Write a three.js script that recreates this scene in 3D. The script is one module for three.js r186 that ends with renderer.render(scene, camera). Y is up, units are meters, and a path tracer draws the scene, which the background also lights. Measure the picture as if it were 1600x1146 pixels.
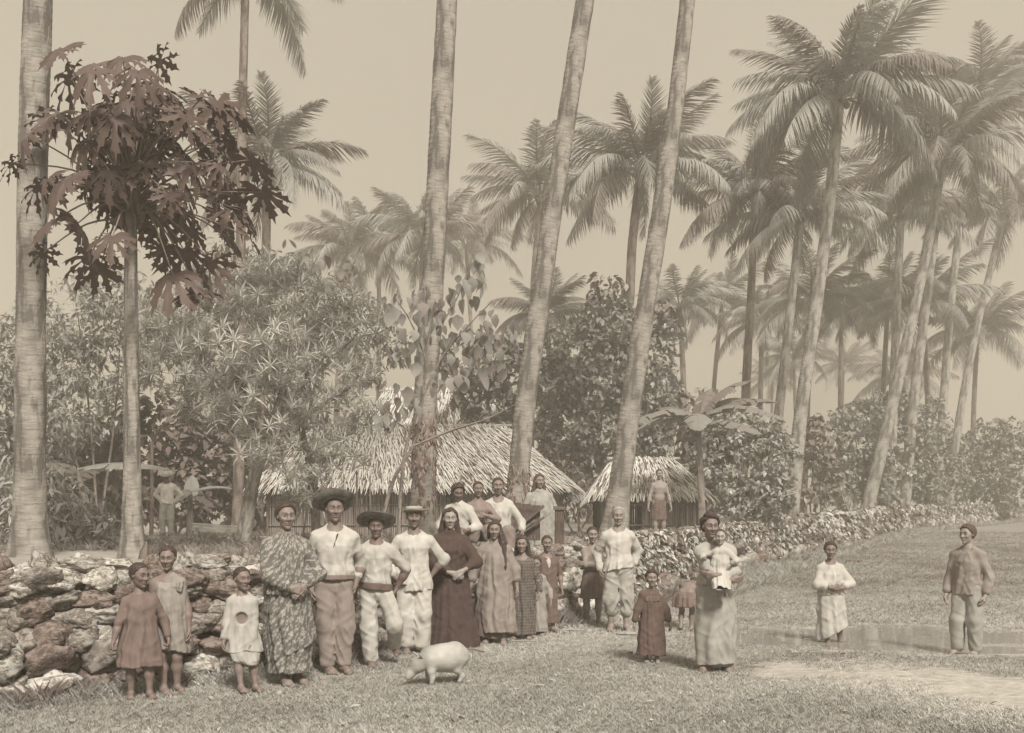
import * as THREE from 'three';
import { mergeGeometries, mergeVertices } from 'three/addons/utils/BufferGeometryUtils.js';

// ------------------------------------------------------------------ camera, sky, sun, exposure
const F = 1500, EYE = 1.37, CX = 800, HY = 832;            // focal length in photo pixels, lens height, principal column, horizon row
const scene = new THREE.Scene();
const camera = new THREE.PerspectiveCamera(2 * Math.atan(573 / F) * 180 / Math.PI, 1600 / 1146, 0.1, 1500);
camera.position.set(0, EYE, 0);
camera.lookAt(0, EYE, -10);
camera.setViewOffset(1600, 1146, 0, 573 - HY, 1600, 1146);   // rising front of a plate camera
camera.updateProjectionMatrix();

const renderer = new THREE.WebGLRenderer({ antialias: true });
renderer.toneMapping = THREE.LinearToneMapping;
renderer.toneMappingExposure = 2.15;
renderer.shadowMap.enabled = true;
renderer.shadowMap.type = THREE.PCFSoftShadowMap;

const sun = new THREE.DirectionalLight(new THREE.Color().setRGB(1, 0.93, 0.82), 3.2);
sun.position.set(14, 46, 30);
sun.target.position.set(0, 0, -15);
sun.castShadow = true;
sun.shadow.radius = 22;
sun.shadow.mapSize.set(2048, 2048);
Object.assign(sun.shadow.camera, { left: -45, right: 45, top: 45, bottom: -45, near: 1, far: 160 });
scene.add(sun, sun.target);
const SUN_DIR = sun.position.clone().sub(sun.target.position).normalize();

// ------------------------------------------------------------------ small tools
function rng(seed) { let a = seed >>> 0; return () => { a = (a + 0x6d2b79f5) | 0; let t = Math.imul(a ^ (a >>> 15), 1 | a); t = (t + Math.imul(t ^ (t >>> 7), 61 | t)) ^ t; return ((t ^ (t >>> 14)) >>> 0) / 4294967296; }; }
const hash3 = (x, y, z) => { let h = Math.imul(x, 374761393) ^ Math.imul(y, 668265263) ^ Math.imul(z, 2147483647 ^ 0x5bd1e995); h = Math.imul(h ^ (h >>> 13), 1274126177); return ((h ^ (h >>> 16)) >>> 0) / 4294967296; };
const sm = (t) => t * t * (3 - 2 * t);
function noise(x, y, z) {                                   // value noise, -1..1
  const ix = Math.floor(x), iy = Math.floor(y), iz = Math.floor(z), u = sm(x - ix), v = sm(y - iy), w = sm(z - iz);
  const L = (a, b, t) => a + (b - a) * t;
  return 2 * L(L(L(hash3(ix, iy, iz), hash3(ix + 1, iy, iz), u), L(hash3(ix, iy + 1, iz), hash3(ix + 1, iy + 1, iz), u), v),
    L(L(hash3(ix, iy, iz + 1), hash3(ix + 1, iy, iz + 1), u), L(hash3(ix, iy + 1, iz + 1), hash3(ix + 1, iy + 1, iz + 1), u), v), w) - 1;
}
const fbm = (x, y, z, o = 3) => { let s = 0, a = 0.5; for (let i = 0; i < o; i++) { s += a * noise(x, y, z); x = x * 2.03 + 11; y = y * 2.03 + 7; z = z * 2.03 + 3; a *= 0.5; } return s; };
const clamp = (x, a = 0, b = 1) => Math.min(b, Math.max(a, x));
const lerp = (a, b, t) => a + (b - a) * t;
const step = (a, b, x) => sm(clamp((x - a) / (b - a)));
const V = (x, y, z) => new THREE.Vector3(x, y, z);
const at = (px, py, d) => V((px - CX) * d / F, EYE + (HY - py) * d / F, -d);   // a point of the place at depth d
const tab = (t, x) => { if (x <= t[0][0]) return t[0][1]; for (let i = 1; i < t.length; i++) if (x <= t[i][0]) return lerp(t[i - 1][1], t[i][1], (x - t[i - 1][0]) / (t[i][0] - t[i - 1][0])); return t[t.length - 1][1]; };

// the plate prints everything in brown: a base colour of brightness v on that brown scale, linear
function tone(v, k = 1) {
  const t = Math.pow(clamp(v / 0.30), 0.6);
  return new THREE.Color().setRGB(v * lerp(1.66, 1.01, t) * k, v * lerp(0.90, 0.99, t) * k, v * lerp(0.76, 0.94, t) * k);
}

// tiling noise for textures
function pnoise(x, y, p, s) {
  const ix = Math.floor(x), iy = Math.floor(y), u = sm(x - ix), v = sm(y - iy), m = (a) => ((a % p) + p) % p;
  return lerp(lerp(hash3(m(ix), m(iy), s), hash3(m(ix + 1), m(iy), s), u), lerp(hash3(m(ix), m(iy + 1), s), hash3(m(ix + 1), m(iy + 1), s), u), v);
}
const pf = (u, v, p, s, o = 4) => { let r = 0, a = 0.5, t = 0; for (let i = 0; i < o; i++) { r += a * pnoise(u * p, v * p, p, s + i); t += a; a *= 0.55; p *= 2; } return r / t; };
function texture(n, f, repeat = [1, 1], color = false) {    // f(u, v) -> grey 0..1 or [r, g, b] linear
  const data = new Uint8Array(n * n * 4), enc = (c) => Math.round(255 * clamp(color ? (c <= 0.0031308 ? c * 12.92 : 1.055 * Math.pow(c, 1 / 2.4) - 0.055) : c));
  for (let j = 0; j < n; j++) for (let i = 0; i < n; i++) {
    const r = f((i + 0.5) / n, (j + 0.5) / n), k = (j * n + i) * 4, g = Array.isArray(r) ? r : [r, r, r];
    data[k] = enc(g[0]); data[k + 1] = enc(g[1]); data[k + 2] = enc(g[2]); data[k + 3] = 255;
  }
  const t = new THREE.DataTexture(data, n, n, THREE.RGBAFormat);
  t.wrapS = t.wrapT = THREE.RepeatWrapping; t.magFilter = t.minFilter = THREE.LinearFilter; t.repeat.set(...repeat);
  if (color) t.colorSpace = THREE.SRGBColorSpace;
  t.needsUpdate = true;
  return t;
}
const M = (o) => new THREE.MeshStandardMaterial({ roughness: 0.9, metalness: 0, side: THREE.DoubleSide, ...o });
const leafMat = (v, through = 0.35, k = {}) => new THREE.MeshPhysicalMaterial({ color: tone(v), roughness: 0.75, transmission: through, thickness: 0, side: THREE.DoubleSide, specularIntensity: 0.35, ...k });

const taken = {};
function numbered(name) { const n = taken[name] = (taken[name] ?? -1) + 1; return n ? name + '_' + String(n).padStart(3, '0') : name; }
function tag(o, label, category, group, kind) {
  if (label) o.userData.label = label; if (category) o.userData.category = category; if (group) o.userData.group = group; if (kind) o.userData.kind = kind;
  return o;
}
function thing(name, label, category, group, pos = [0, 0, 0], turn = 0) {
  const g = new THREE.Group(); g.name = numbered(name); g.position.set(...pos); g.rotation.y = turn; scene.add(g);
  return tag(g, label, category, group);
}
function mesh(name, geo, mat, parent, kind) {
  const m = new THREE.Mesh(geo, mat); m.name = name; m.castShadow = m.receiveShadow = true; parent.add(m);
  if (kind) m.userData.kind = kind;
  return m;
}
function instanced(name, geo, mat, mats, colors, parent, kind = 'stuff') {
  const m = new THREE.InstancedMesh(geo, mat, mats.length); m.name = name; m.castShadow = m.receiveShadow = true;
  mats.forEach((x, i) => m.setMatrixAt(i, x)); if (colors) colors.forEach((c, i) => m.setColorAt(i, c));
  m.userData.kind = kind; parent.add(m); return m;
}
const _q = new THREE.Quaternion(), _e = new THREE.Euler();
const mat4 = (p, rx, ry, rz, s) => new THREE.Matrix4().compose(p, _q.clone().setFromEuler(_e.set(rx, ry, rz, 'YXZ')), typeof s === 'number' ? V(s, s, s) : s);
const grey = (v) => new THREE.Color().setRGB(v, v, v);
function geoFrom(pos, idx, uv, col) {
  const g = new THREE.BufferGeometry(); g.setAttribute('position', new THREE.Float32BufferAttribute(pos, 3));
  if (uv) g.setAttribute('uv', new THREE.Float32BufferAttribute(uv, 2)); if (col) g.setAttribute('color', new THREE.Float32BufferAttribute(col, 3));
  g.setIndex(idx); g.computeVertexNormals(); return g;
}
// a tapered, bendy limb: points, a radius for each, uv in metres
function limb(pts, radii, seg = 8, per = 4, wob = 0, seed = 1) {
  const c = pts.length > 1 ? new THREE.CatmullRomCurve3(pts, false, 'centripetal') : null, n = (pts.length - 1) * per, pos = [], uv = [], idx = [];
  const len = c.getLength();
  for (let i = 0; i <= n; i++) {
    const t = i / n, p = c.getPoint(t), tg = c.getTangent(t), a = V(0, 0, 1); a.addScaledVector(tg, -a.dot(tg)).normalize(); if (a.lengthSq() < 0.1) a.set(1, 0, 0);
    const b = tg.clone().cross(a), f = t * (radii.length - 1), k = Math.min(radii.length - 2, Math.floor(f)), r = radii.length === 1 ? radii[0] : lerp(radii[k], radii[k + 1], f - k);
    for (let j = 0; j <= seg; j++) {
      const th = j / seg * 2 * Math.PI, jj = j % seg, rr = r * (1 + wob * noise(Math.cos(th) * 1.5 + seed, Math.sin(th) * 1.5, t * len * 3));
      pos.push(p.x + rr * (a.x * Math.cos(th) + b.x * Math.sin(th)), p.y + rr * (a.y * Math.cos(th) + b.y * Math.sin(th)), p.z + rr * (a.z * Math.cos(th) + b.z * Math.sin(th)));
      uv.push(j / seg * 2 * Math.PI * radii[0], t * len);
    }
  }
  for (let i = 0; i < n; i++) for (let j = 0; j < seg; j++) { const k = i * (seg + 1) + j; idx.push(k, k + 1, k + seg + 1, k + 1, k + seg + 2, k + seg + 1); }
  return geoFrom(pos, idx, uv);
}

// ------------------------------------------------------------------ sky: bright tropical haze, even all round
{
  const W = 256, H = 128, data = new Float32Array(W * H * 4);
  for (let j = 0; j < H; j++) for (let i = 0; i < W; i++) {
    const up = ((j + 0.5) / H - 0.5) * Math.PI, az = (i + 0.5) / W * 2 * Math.PI, y = Math.sin(up), x = Math.cos(up) * Math.cos(az), z = Math.cos(up) * Math.sin(az);
    const cloud = 1 + 0.05 * fbm(x * 2.5 + 5, y * 4, z * 2.5, 3), k = SKY_LEVEL() * cloud;
    const o = (j * W + i) * 4; data[o] = 0.570 * k; data[o + 1] = 0.508 * k; data[o + 2] = 0.402 * k; data[o + 3] = 1;
  }
  const t = new THREE.DataTexture(data, W, H, THREE.RGBAFormat, THREE.FloatType);
  t.mapping = THREE.EquirectangularReflectionMapping; t.magFilter = t.minFilter = THREE.LinearFilter; t.needsUpdate = true;
  scene.background = t; scene.environment = t;
}
function SKY_LEVEL() { return 0.485; }
scene.fog = new THREE.FogExp2(0xfff8ea, 0.006);

// ------------------------------------------------------------------ the lie of the land
// wall line in plan (x, depth); the lane is on the camera's side, the raised yard behind
const WALL = [[-9, 3.4], [-6.6, 5.6], [-5.3, 7.0], [-3.95, 8.45], [-2.5, 10.3], [-1.34, 12.2], [-0.28, 13.6], [0.62, 15.2], [0.95, 16.6], [1.75, 17.8], [2.6, 20], [4.4, 23.6], [6.75, 28], [12, 37], [19.4, 48.5], [42, 78], [90, 130]];
function wallSide(x, d) {                                   // signed distance to the wall line, positive behind it
  let best = 1e9, s = 1;
  for (let i = 1; i < WALL.length; i++) {
    const [ax, ad] = WALL[i - 1], [bx, bd] = WALL[i], ex = bx - ax, ed = bd - ad, t = clamp(((x - ax) * ex + (d - ad) * ed) / (ex * ex + ed * ed));
    const dx = x - ax - ex * t, dd = d - ad - ed * t, q = dx * dx + dd * dd;
    if (q < best - 1e-9) { best = q; s = (dd * ex - dx * ed) > 0 ? 1 : -1; }
  }
  return s * Math.sqrt(best);
}
const LANE = [[0, 0], [17, 0], [22, 0.12], [28, 0.34], [38, 0.85], [48, 1.4], [75, 2.4], [120, 3], [400, 4]];
const puddle = (x, d) => { // how deep the wet hollow in the lane is, 0..1
  const e = Math.hypot((x - 5.0 - (d - 12.8) * 0.3) / 2.7, (d - 12.7) / 1.5) + 0.62 * fbm(x * 0.9, d * 2.2, 4, 4);
  const e2 = Math.hypot((x - 3.6) / 1.2, (d - 13.3) / 0.28) + 0.3 * fbm(x * 2.1, d * 3, 9, 3);
  return clamp(Math.max(step(1.25, 0.75, e), 0.9 * step(1.2, 0.8, e2)));
};
const dirt = (x, d) => { // bare sandy ground: the wheel track in front of the hollow, and worn spots
  const e = Math.hypot((x - 3.75 - (9 - d) * 0.1) / 1.6, (d - 8.7) / 2.3) + 0.6 * fbm(x * 1.2, d * 1.5, 21, 4);
  return clamp(step(1.05, 0.45, e) + 0.8 * step(0.62, 0.4, Math.hypot((x - 4.8) / 2.2, (d - 11.0) / 0.7) + 0.4 * fbm(x * 1.7, d * 2.4, 2, 3)));
};
function height(x, d) {
  const lane = tab(LANE, d) + 0.035 * fbm(x * 0.5, d * 0.5, 1, 3) * step(3, 8, d) - 0.075 * puddle(x, d);
  const s = wallSide(x, d);
  if (s < -0.6) return lane;
  const gate = Math.exp(-((x - 0.75) ** 2) / 0.5 - ((d - 16.6) ** 2) / 1.6);
  const yard = Math.max(lane + 0.12, 1.0 + 0.25 * step(10, 26, d) - 0.42 * gate) + 0.06 * fbm(x * 0.4, d * 0.4, 8, 3);
  return lerp(lane, yard, step(-0.12, 0.4, s));
}
// ------------------------------------------------------------------ ground
{
  const axis = (parts) => { const r = []; for (const [a, b, n] of parts) for (let i = 0; i < n; i++) r.push(a + (b - a) * i / n); r.push(parts[parts.length - 1][1]); return r; };
  const xs = axis([[-110, -40, 12], [-40, -12, 14], [-12, -6, 30], [-6, 9, 150], [9, 24, 50], [24, 60, 20], [60, 120, 8]]);
  const ds = axis([[-25, 2, 6], [2, 5, 12], [5, 21, 170], [21, 40, 70], [40, 80, 36], [80, 160, 16]]);
  const pos = [], uv = [], col = [], idx = [], nx = xs.length;
  const c0 = tone(0.44), c1 = tone(0.30), c2 = tone(0.47), c3 = tone(0.2), c = new THREE.Color();
  for (const d of ds) for (const x of xs) {
    pos.push(x, height(x, d), -d); uv.push(x * 0.5, d * 0.5);
    const n = 0.5 + 0.5 * fbm(x * 0.9, d * 0.9, 3, 4), s = wallSide(x, d);
    c.copy(c1).lerp(c0, clamp(n * 1.3 - 0.1)).lerp(c2, 0.92 * dirt(x, d) * (s < 0 ? 1 : 0)).lerp(c3, 0.25 * puddle(x, d));
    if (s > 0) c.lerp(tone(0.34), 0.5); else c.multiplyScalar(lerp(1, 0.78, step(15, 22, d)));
    col.push(c.r, c.g, c.b);
  }
  for (let j = 0; j < ds.length - 1; j++) for (let i = 0; i < nx - 1; i++) { const k = j * nx + i; idx.push(k, k + 1, k + nx, k + 1, k + nx + 1, k + nx); }
  const grain = (u, v) => clamp(0.45 + 0.9 * (pf(u, v, 24, 5, 5) - 0.45) + 0.35 * (pf(u, v, 7, 9, 3) - 0.5));
  const map = texture(1024, (u, v) => { const g = 0.72 + 0.6 * (grain(u, v) - 0.3); return [g, g * 0.97, g * 0.94]; }, [1, 1], true), bump = texture(512, grain);
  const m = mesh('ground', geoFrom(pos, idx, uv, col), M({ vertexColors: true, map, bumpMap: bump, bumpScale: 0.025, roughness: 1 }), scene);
  tag(m, 'trodden grassy lane and raised village yard behind the stone wall', 'ground', null, 'structure');
  // standing water in the hollow of the lane
  const w = mesh('puddle', new THREE.PlaneGeometry(9.5, 6.2, 1, 1).rotateX(-Math.PI / 2), M({ color: tone(0.3), roughness: 0.03, metalness: 0, bumpMap: texture(256, (u, v) => pf(u, v, 9, 31, 3), [3, 2]), bumpScale: 0.002 }), scene);
  w.position.set(5.2, -0.022, -12.8); w.material.userData = {};
  tag(w, 'shallow muddy puddle lying across the grassy lane', 'puddle', null, 'structure');
}
// short trodden grass, clover and straw on the lane, coarser towards the wall
{
  const blade = (h, w, bend, a) => { const s = Math.sin(a), c = Math.cos(a); return [[-w * c, 0, -w * s], [w * c, 0, w * s], [(bend * 0.45) * s + w * 0.6 * c, h * 0.62, bend * -0.45 * c + w * 0.6 * s], [bend * s, h, -bend * c]]; };
  const tuft = (n, h, sp, seed) => { const R = rng(seed), pos = [], idx = []; for (let i = 0; i < n; i++) { const k = pos.length / 3, a = R() * 6.28, ox = (R() - 0.5) * sp, oz = (R() - 0.5) * sp; for (const p of blade(h * (0.5 + R() * 0.7), 0.0022 + h * 0.02, h * (0.3 + R() * 0.9), a)) pos.push(p[0] + ox, p[1], p[2] + oz); idx.push(k, k + 1, k + 2, k, k + 2, k + 3); } return geoFrom(pos, idx); };
  const R = rng(77), kinds = [tuft(11, 0.026, 0.10, 1), tuft(10, 0.02, 0.12, 2), tuft(12, 0.045, 0.09, 3)], sets = kinds.map(() => [[], []]);
  let made = 0;
  for (let i = 0; i < 330000 && made < 170000; i++) {
    const d = 5.5 + 42 * Math.pow(R(), 2.1), half = d * 0.62 + 1, x = (R() * 2 - 1) * half;
    const s = wallSide(x, d);
    if (s > -0.35) continue;
    const thin = 0.75 * dirt(x, d) + (puddle(x, d) > 0.33 ? 1 : 0) + 0.55 * step(0.1, -0.2, fbm(x * 0.9, d * 0.9, 3, 4));
    if (R() < thin) continue;
    const k = s > -0.9 ? 2 : R() < 0.5 ? 0 : 1, sc = (0.6 + R() * 0.8) * (d > 22 ? 1.9 : d > 13 ? 1.35 : 1) * (s > -0.9 ? 1.3 : 1);
    sets[k][0].push(mat4(V(x, height(x, d) - 0.004, -d), (R() - 0.5) * 0.4, R() * 6.28, (R() - 0.5) * 0.4, sc));
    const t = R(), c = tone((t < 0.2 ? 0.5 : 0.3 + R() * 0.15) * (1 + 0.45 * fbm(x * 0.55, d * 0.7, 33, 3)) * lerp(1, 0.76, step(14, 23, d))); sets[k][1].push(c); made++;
  }
  const gr = new THREE.Group(); gr.name = 'grass'; scene.add(gr); tag(gr, 'short trodden grass and straw covering the lane', 'grass', null, 'stuff');
  const mt = leafMat(1, 0.25); mt.color.setRGB(1, 1, 1);
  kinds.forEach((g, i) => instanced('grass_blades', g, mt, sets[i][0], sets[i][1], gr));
  // taller weeds along the foot of the wall and in the yard
  const tall = [tuft(16, 0.24, 0.12, 5), tuft(14, 0.32, 0.16, 6)], ts = tall.map(() => [[], []]);
  for (let i = 0; i < 9000; i++) {
    const seg = Math.floor(Math.pow(R(), 0.8) * 13.99) + 1, [ax, ad] = WALL[seg], [bx, bd] = WALL[Math.min(seg + 1, WALL.length - 1)], t = R(), L = Math.hypot(bx - ax, bd - ad), nx = (bd - ad) / L, nd = -(bx - ax) / L;
    const off = 0.32 + Math.pow(R(), 1.6) * (seg > 9 ? 1.6 : 0.55), x = lerp(ax, bx, t) + nx * off, d = lerp(ad, bd, t) + nd * off;
    if (d < 5.2 || fbm(x * 1.5, d * 1.5, 12, 3) < (seg > 8 ? -0.3 : 0.13) ) continue;
    const k = R() < 0.6 ? 0 : 1, sc = (0.35 + R() * 0.65) * (seg > 9 ? 0.8 : 0.62);
    ts[k][0].push(mat4(V(x, height(x, d) - 0.01, -d), 0, R() * 6.28, 0, sc)); ts[k][1].push(tone(seg > 9 ? 0.28 + R() * 0.2 : 0.12 + R() * 0.18));
  }
  for (let i = 0; i < 9000; i++) {
    const d = 10 + 34 * R(), x = -0.62 * d + 1.24 * d * R(), s = wallSide(x, d);
    if (s < 0.5 || fbm(x * 0.5, d * 0.5, 17, 2) < -0.02) continue;
    ts[0][0].push(mat4(V(x, height(x, d) - 0.01, -d), 0, R() * 6.28, 0, 0.25 + R() * 0.5)); ts[0][1].push(tone(0.14 + R() * 0.2));
  }
  const wd = new THREE.Group(); wd.name = 'weeds'; scene.add(wd); tag(wd, 'taller weeds along the foot of the stone wall', 'weeds', null, 'stuff');
  tall.forEach((g, i) => instanced('weed_blades', g, mt, ts[i][0], ts[i][1], wd));
}
// ------------------------------------------------------------------ coral-stone wall
const stoneMat = (() => {
  const f = (u, v) => { const pit = pf(u, v, 14, 41, 4), big = pf(u, v, 4, 47, 3); return clamp(0.5 + 1.2 * (big - 0.5) - 1.6 * Math.max(0, 0.46 - pit)); };
  const map = texture(512, (u, v) => { const a = f(u, v), l = pf(u, v, 22, 61, 4), k = pf(u, v, 5, 67, 3), s = lerp(0.45, 1.5, step(0.34, 0.66, 0.55 * l + 0.45 * k)), g = (0.3 + 1.0 * a) * s; return [g, g * 0.955, g * 0.91]; }, [1, 1], true);
  const bump = texture(512, f);
  return [0.19, 0.27, 0.37, 0.5].map((v) => M({ color: tone(v), map, bumpMap: bump, bumpScale: 0.014, roughness: 1 }));
})();
function stoneGeo(seed, flat = 1, detail = 6) {
  const g = mergeVertices(new THREE.IcosahedronGeometry(1, detail).deleteAttribute('uv').deleteAttribute('normal')), p = g.attributes.position, R = rng(seed), s = seed * 13.7, uv = [];
  const ax = V(0.85 + R() * 0.35, (0.72 + R() * 0.35) * flat, 0.75 + R() * 0.35), planes = Array.from({ length: 7 }, () => [V(R() - 0.5, R() - 0.5, R() - 0.5).normalize(), 0.62 + R() * 0.3]);
  for (let i = 0; i < p.count; i++) {
    const v = V().fromBufferAttribute(p, i);
    for (const [n, d] of planes) { const k = v.dot(n) - d; if (k > 0) v.addScaledVector(n, -k * 0.85); }
    v.multiplyScalar(1 + 0.28 * fbm(v.x * 1.8 + s, v.y * 1.8, v.z * 1.8, 2) + 0.30 * fbm(v.x * 4.2 + s, v.y * 4.2, v.z * 4.2, 3)).multiply(ax);
    p.setXYZ(i, v.x, v.y, v.z); const w = v.clone().divide(ax), wx = Math.abs(w.x), wy = Math.abs(w.y), wz = Math.abs(w.z); uv.push(...(wx > wy && wx > wz ? [v.z, v.y] : wy > wz ? [v.x, v.z] : [v.x, v.y]).map((c) => c * 0.45 + s));
  }
  g.setAttribute('uv', new THREE.Float32BufferAttribute(uv, 2)); g.computeVertexNormals(); return g;
}
const STONES = Array.from({ length: 14 }, (_, i) => stoneGeo(i + 1)), SLABS = Array.from({ length: 5 }, (_, i) => stoneGeo(i + 31, 0.42, 5)), SMALL = Array.from({ length: 8 }, (_, i) => stoneGeo(i + 51, 1, 3));
const placeStone = (parent, geo, m, p, rot, s) => { const o = mesh('stone', geo, m, parent); o.position.copy(p); o.rotation.set(...rot); o.scale.copy(s); return o; };
function wallPoint(seg, t, off = 0) { const [ax, ad] = WALL[seg], [bx, bd] = WALL[seg + 1], L = Math.hypot(bx - ax, bd - ad); return [lerp(ax, bx, t) + (bd - ad) / L * off, lerp(ad, bd, t) - (bx - ax) / L * off, Math.atan2(-(bd - ad), bx - ax)]; }
// walk along wall segments a..b, courses of stones on both edges of the wall
function dryWall(root, a, b, o) {
  const R = rng(o.seed), fill = [[], []]; let n = 0;
  for (let seg = a; seg < b; seg++) {
    const L = Math.hypot(WALL[seg + 1][0] - WALL[seg][0], WALL[seg + 1][1] - WALL[seg][1]);
    let y = 0, row = 0;
    const H = o.h;
    while (y < H) {
      const rh = (seg > a + 2 ? o.size * (o.later ?? 1) : o.size) * lerp(1.3, 0.8, y / H) * (0.85 + 0.3 * R());
      let s = (seg === a ? (o.from ?? 0) * L : 0) + (row % 2) * 0.12 * R();
      while (s < L) {
        const w = rh * (0.75 + R() * 0.7), t = (s + w / 2) / L; s += w * 0.93;
        const [x, d, turn] = wallPoint(seg, clamp(t, 0, 1), o.off + (R() - 0.5) * 0.24 - y * 0.05), g0 = tab(LANE, d);
        const top = H * (1 + 0.16 * fbm(x * 1.3, d * 1.3, 5, 2)); if (y > top - 0.06) continue;
        const p = V(x, g0 + y + rh * 0.45 + (R() - 0.5) * 0.05, -d), geo = o.fine === false ? SMALL[Math.floor(R() * SMALL.length)] : STONES[Math.floor(R() * STONES.length)];
        const sc = V(w * 0.58, rh * 0.66 * (0.85 + R() * 0.45), 0.14 + rh * 0.4), m = stoneMat[Math.floor(R() * 3.6)];
        if (n < o.most) { placeStone(root, geo, m, p, [(R() - 0.5) * 0.5, turn + (R() < 0.5 ? Math.PI : 0) + (R() - 0.5) * 0.5, (R() - 0.5) * 1.1], sc); n++; }
      }
      y += rh * 0.86; row++;
    }
    // rubble core behind the face and on top
    for (let i = 0; i < L * o.core; i++) {
      const [x, d, turn] = wallPoint(seg, R(), o.off - 0.12 - R() * 0.62), yy = R() < 0.55 ? o.h * (0.9 + R() * 0.16) : R() * o.h, q = tab(LANE, d) + yy * (1 + 0.14 * fbm(x * 1.3, d * 1.3, 5, 2)) - 0.05;
      fill[0].push(mat4(V(x, q, -d), R() * 6, R() * 6, R() * 6, 0.05 + R() * o.size * 0.5)); fill[1].push(tone(0.16 + R() * 0.32));
    }
  }
  const mm = stoneMat[0].clone(); mm.color.setRGB(1, 1, 1);
  if (fill[0].length) instanced('rubble', SMALL[0], mm, fill[0], fill[1], root);
}
const wallA = thing('stone_wall', 'rough grey coral stone wall behind the row of standing people', 'stone wall');
dryWall(wallA, 2, 7, { seed: 5, h: 1.05, size: 0.18, later: 1.35, from: 0.4, off: 0.28, most: 300, core: 80 });
const wallB = thing('stone_wall', 'overgrown stone wall running back along the lane past the puddle', 'stone wall');
dryWall(wallB, 9, 15, { seed: 9, h: 1.12, size: 0.42, off: 0.2, most: 280, core: 6, fine: false });
{
  // flat slabs stacked beside the gate post
  const st = thing('stone_stack', 'stack of flat stone slabs beside the wooden gate post', 'stone stack'), R = rng(3);
  let y = 0.02;
  for (let r = 0; r < 9; r++) {
    const h = 0.10 + R() * 0.05;
    for (let c = 0; c < 3; c++) for (let b = 0; b < 2; b++) placeStone(st, SLABS[Math.floor(R() * 5)], stoneMat[1 + Math.floor(R() * 2.5)], V(1.12 + c * 0.32 + R() * 0.08, y + h / 2, -(16.7 + c * 0.28 + b * 0.35)), [(R() - 0.5) * 0.1, R() * 6, (R() - 0.5) * 0.14], V(0.26 + R() * 0.06, h * 1.55, 0.26));
    y += h;
  }
  // the broken wall end left of the post: rounder stones, and a sloping one at the foot
  const en = thing('stone_pile', 'tumbled pale stones at the wall end under the gate', 'stone pile');
  for (let i = 0; i < 42; i++) { const u = R(), v = R(); placeStone(en, STONES[Math.floor(R() * 10)], stoneMat[1 + Math.floor(R() * 2.9)], V(0.25 + u * 0.55 + (R() - 0.5) * 0.1, 0.08 + v * 0.92, -(14.75 + u * 0.65) + (R() - 0.5) * 0.16), [R(), R() * 6, R()], V(0.13 + R() * 0.06, 0.10 + R() * 0.04, 0.13)); }
  placeStone(en, SLABS[1], stoneMat[3], V(0.72, 0.18, -14.75), [0.5, 0.3, -0.7], V(0.3, 0.3, 0.16));
  placeStone(en, SLABS[3], stoneMat[3], V(1.12, 0.1, -15.9), [0.1, 0.3, 0.1], V(0.36, 0.5, 0.22));
}
// ------------------------------------------------------------------ bark
const barkTex = (p1, p2, sx, sy, dark = 0.4) => { const f = (u, v) => { const r = pf(u * sx, v * sy, p1, 71, 4), s = pf(u, v, p2, 79, 5), c = pf(u * 3, v, 5, 83, 4); return clamp(0.55 + 1.0 * (r - 0.5) + 1.1 * (s - 0.5) - 2.6 * Math.max(0, 0.44 - c)); }; return [texture(512, (u, v) => { const a = f(u, v), g = dark + (1.15 - dark) * a; return [g, g * 0.97, g * 0.94]; }, [1, 1], true), texture(512, f)]; };
const [pbMap, pbBump] = barkTex(6, 8, 1, 6), [tbMap, tbBump] = barkTex(8, 10, 4, 1, 0.45);
const palmBark = [0.2, 0.28, 0.34].map((v) => M({ color: tone(v), map: pbMap, bumpMap: pbBump, bumpScale: 0.02 }));
const treeBark = [0.16, 0.24, 0.34].map((v) => M({ color: tone(v), map: tbMap, bumpMap: tbBump, bumpScale: 0.02 }));
// palm trunk: leaf-scar rings as real ridges, wavering outline
function palmTrunk(pts, r0, r1, seed, ring = 0.11, perRing = 3, seg = 14) {
  const c = new THREE.CatmullRomCurve3(pts, false, 'centripetal'), len = c.getLength(), n = Math.max(12, Math.round(len / ring * perRing)), pos = [], uv = [], idx = [];
  for (let i = 0; i <= n; i++) {
    const t = i / n, s = t * len, p = c.getPointAt(t), tg = c.getTangentAt(t), a = V(0, 0, 1).addScaledVector(tg, -tg.z).normalize(), b = tg.clone().cross(a);
    const flare = 1 + 0.7 * Math.exp(-s / 0.35), ph = (s / ring + 0.35 * noise(s * 1.3, seed, 2)) % 1;
    const r = lerp(r0, r1, Math.pow(t, 0.8)) * flare * (1 + 0.035 * (1 - ph) * (0.6 + 0.4 * noise(s * 5, seed, 1)) + 0.035 * noise(s * 0.9, seed, 7));
    for (let j = 0; j <= seg; j++) { const th = j / seg * 2 * Math.PI, rr = r * (1 + 0.03 * noise(Math.cos(th) * 2 + seed, Math.sin(th) * 2, s * 4)); pos.push(p.x + rr * (a.x * Math.cos(th) + b.x * Math.sin(th)), p.y + rr * (a.y * Math.cos(th) + b.y * Math.sin(th)), p.z + rr * (a.z * Math.cos(th) + b.z * Math.sin(th))); uv.push(j / seg * 1, s * 0.5 + 0.017 * seed); }
  }
  for (let i = 0; i < n; i++) for (let j = 0; j < seg; j++) { const k = i * (seg + 1) + j; idx.push(k, k + 1, k + seg + 1, k + 1, k + seg + 2, k + seg + 1); }
  return geoFrom(pos, idx, uv);
}
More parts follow.
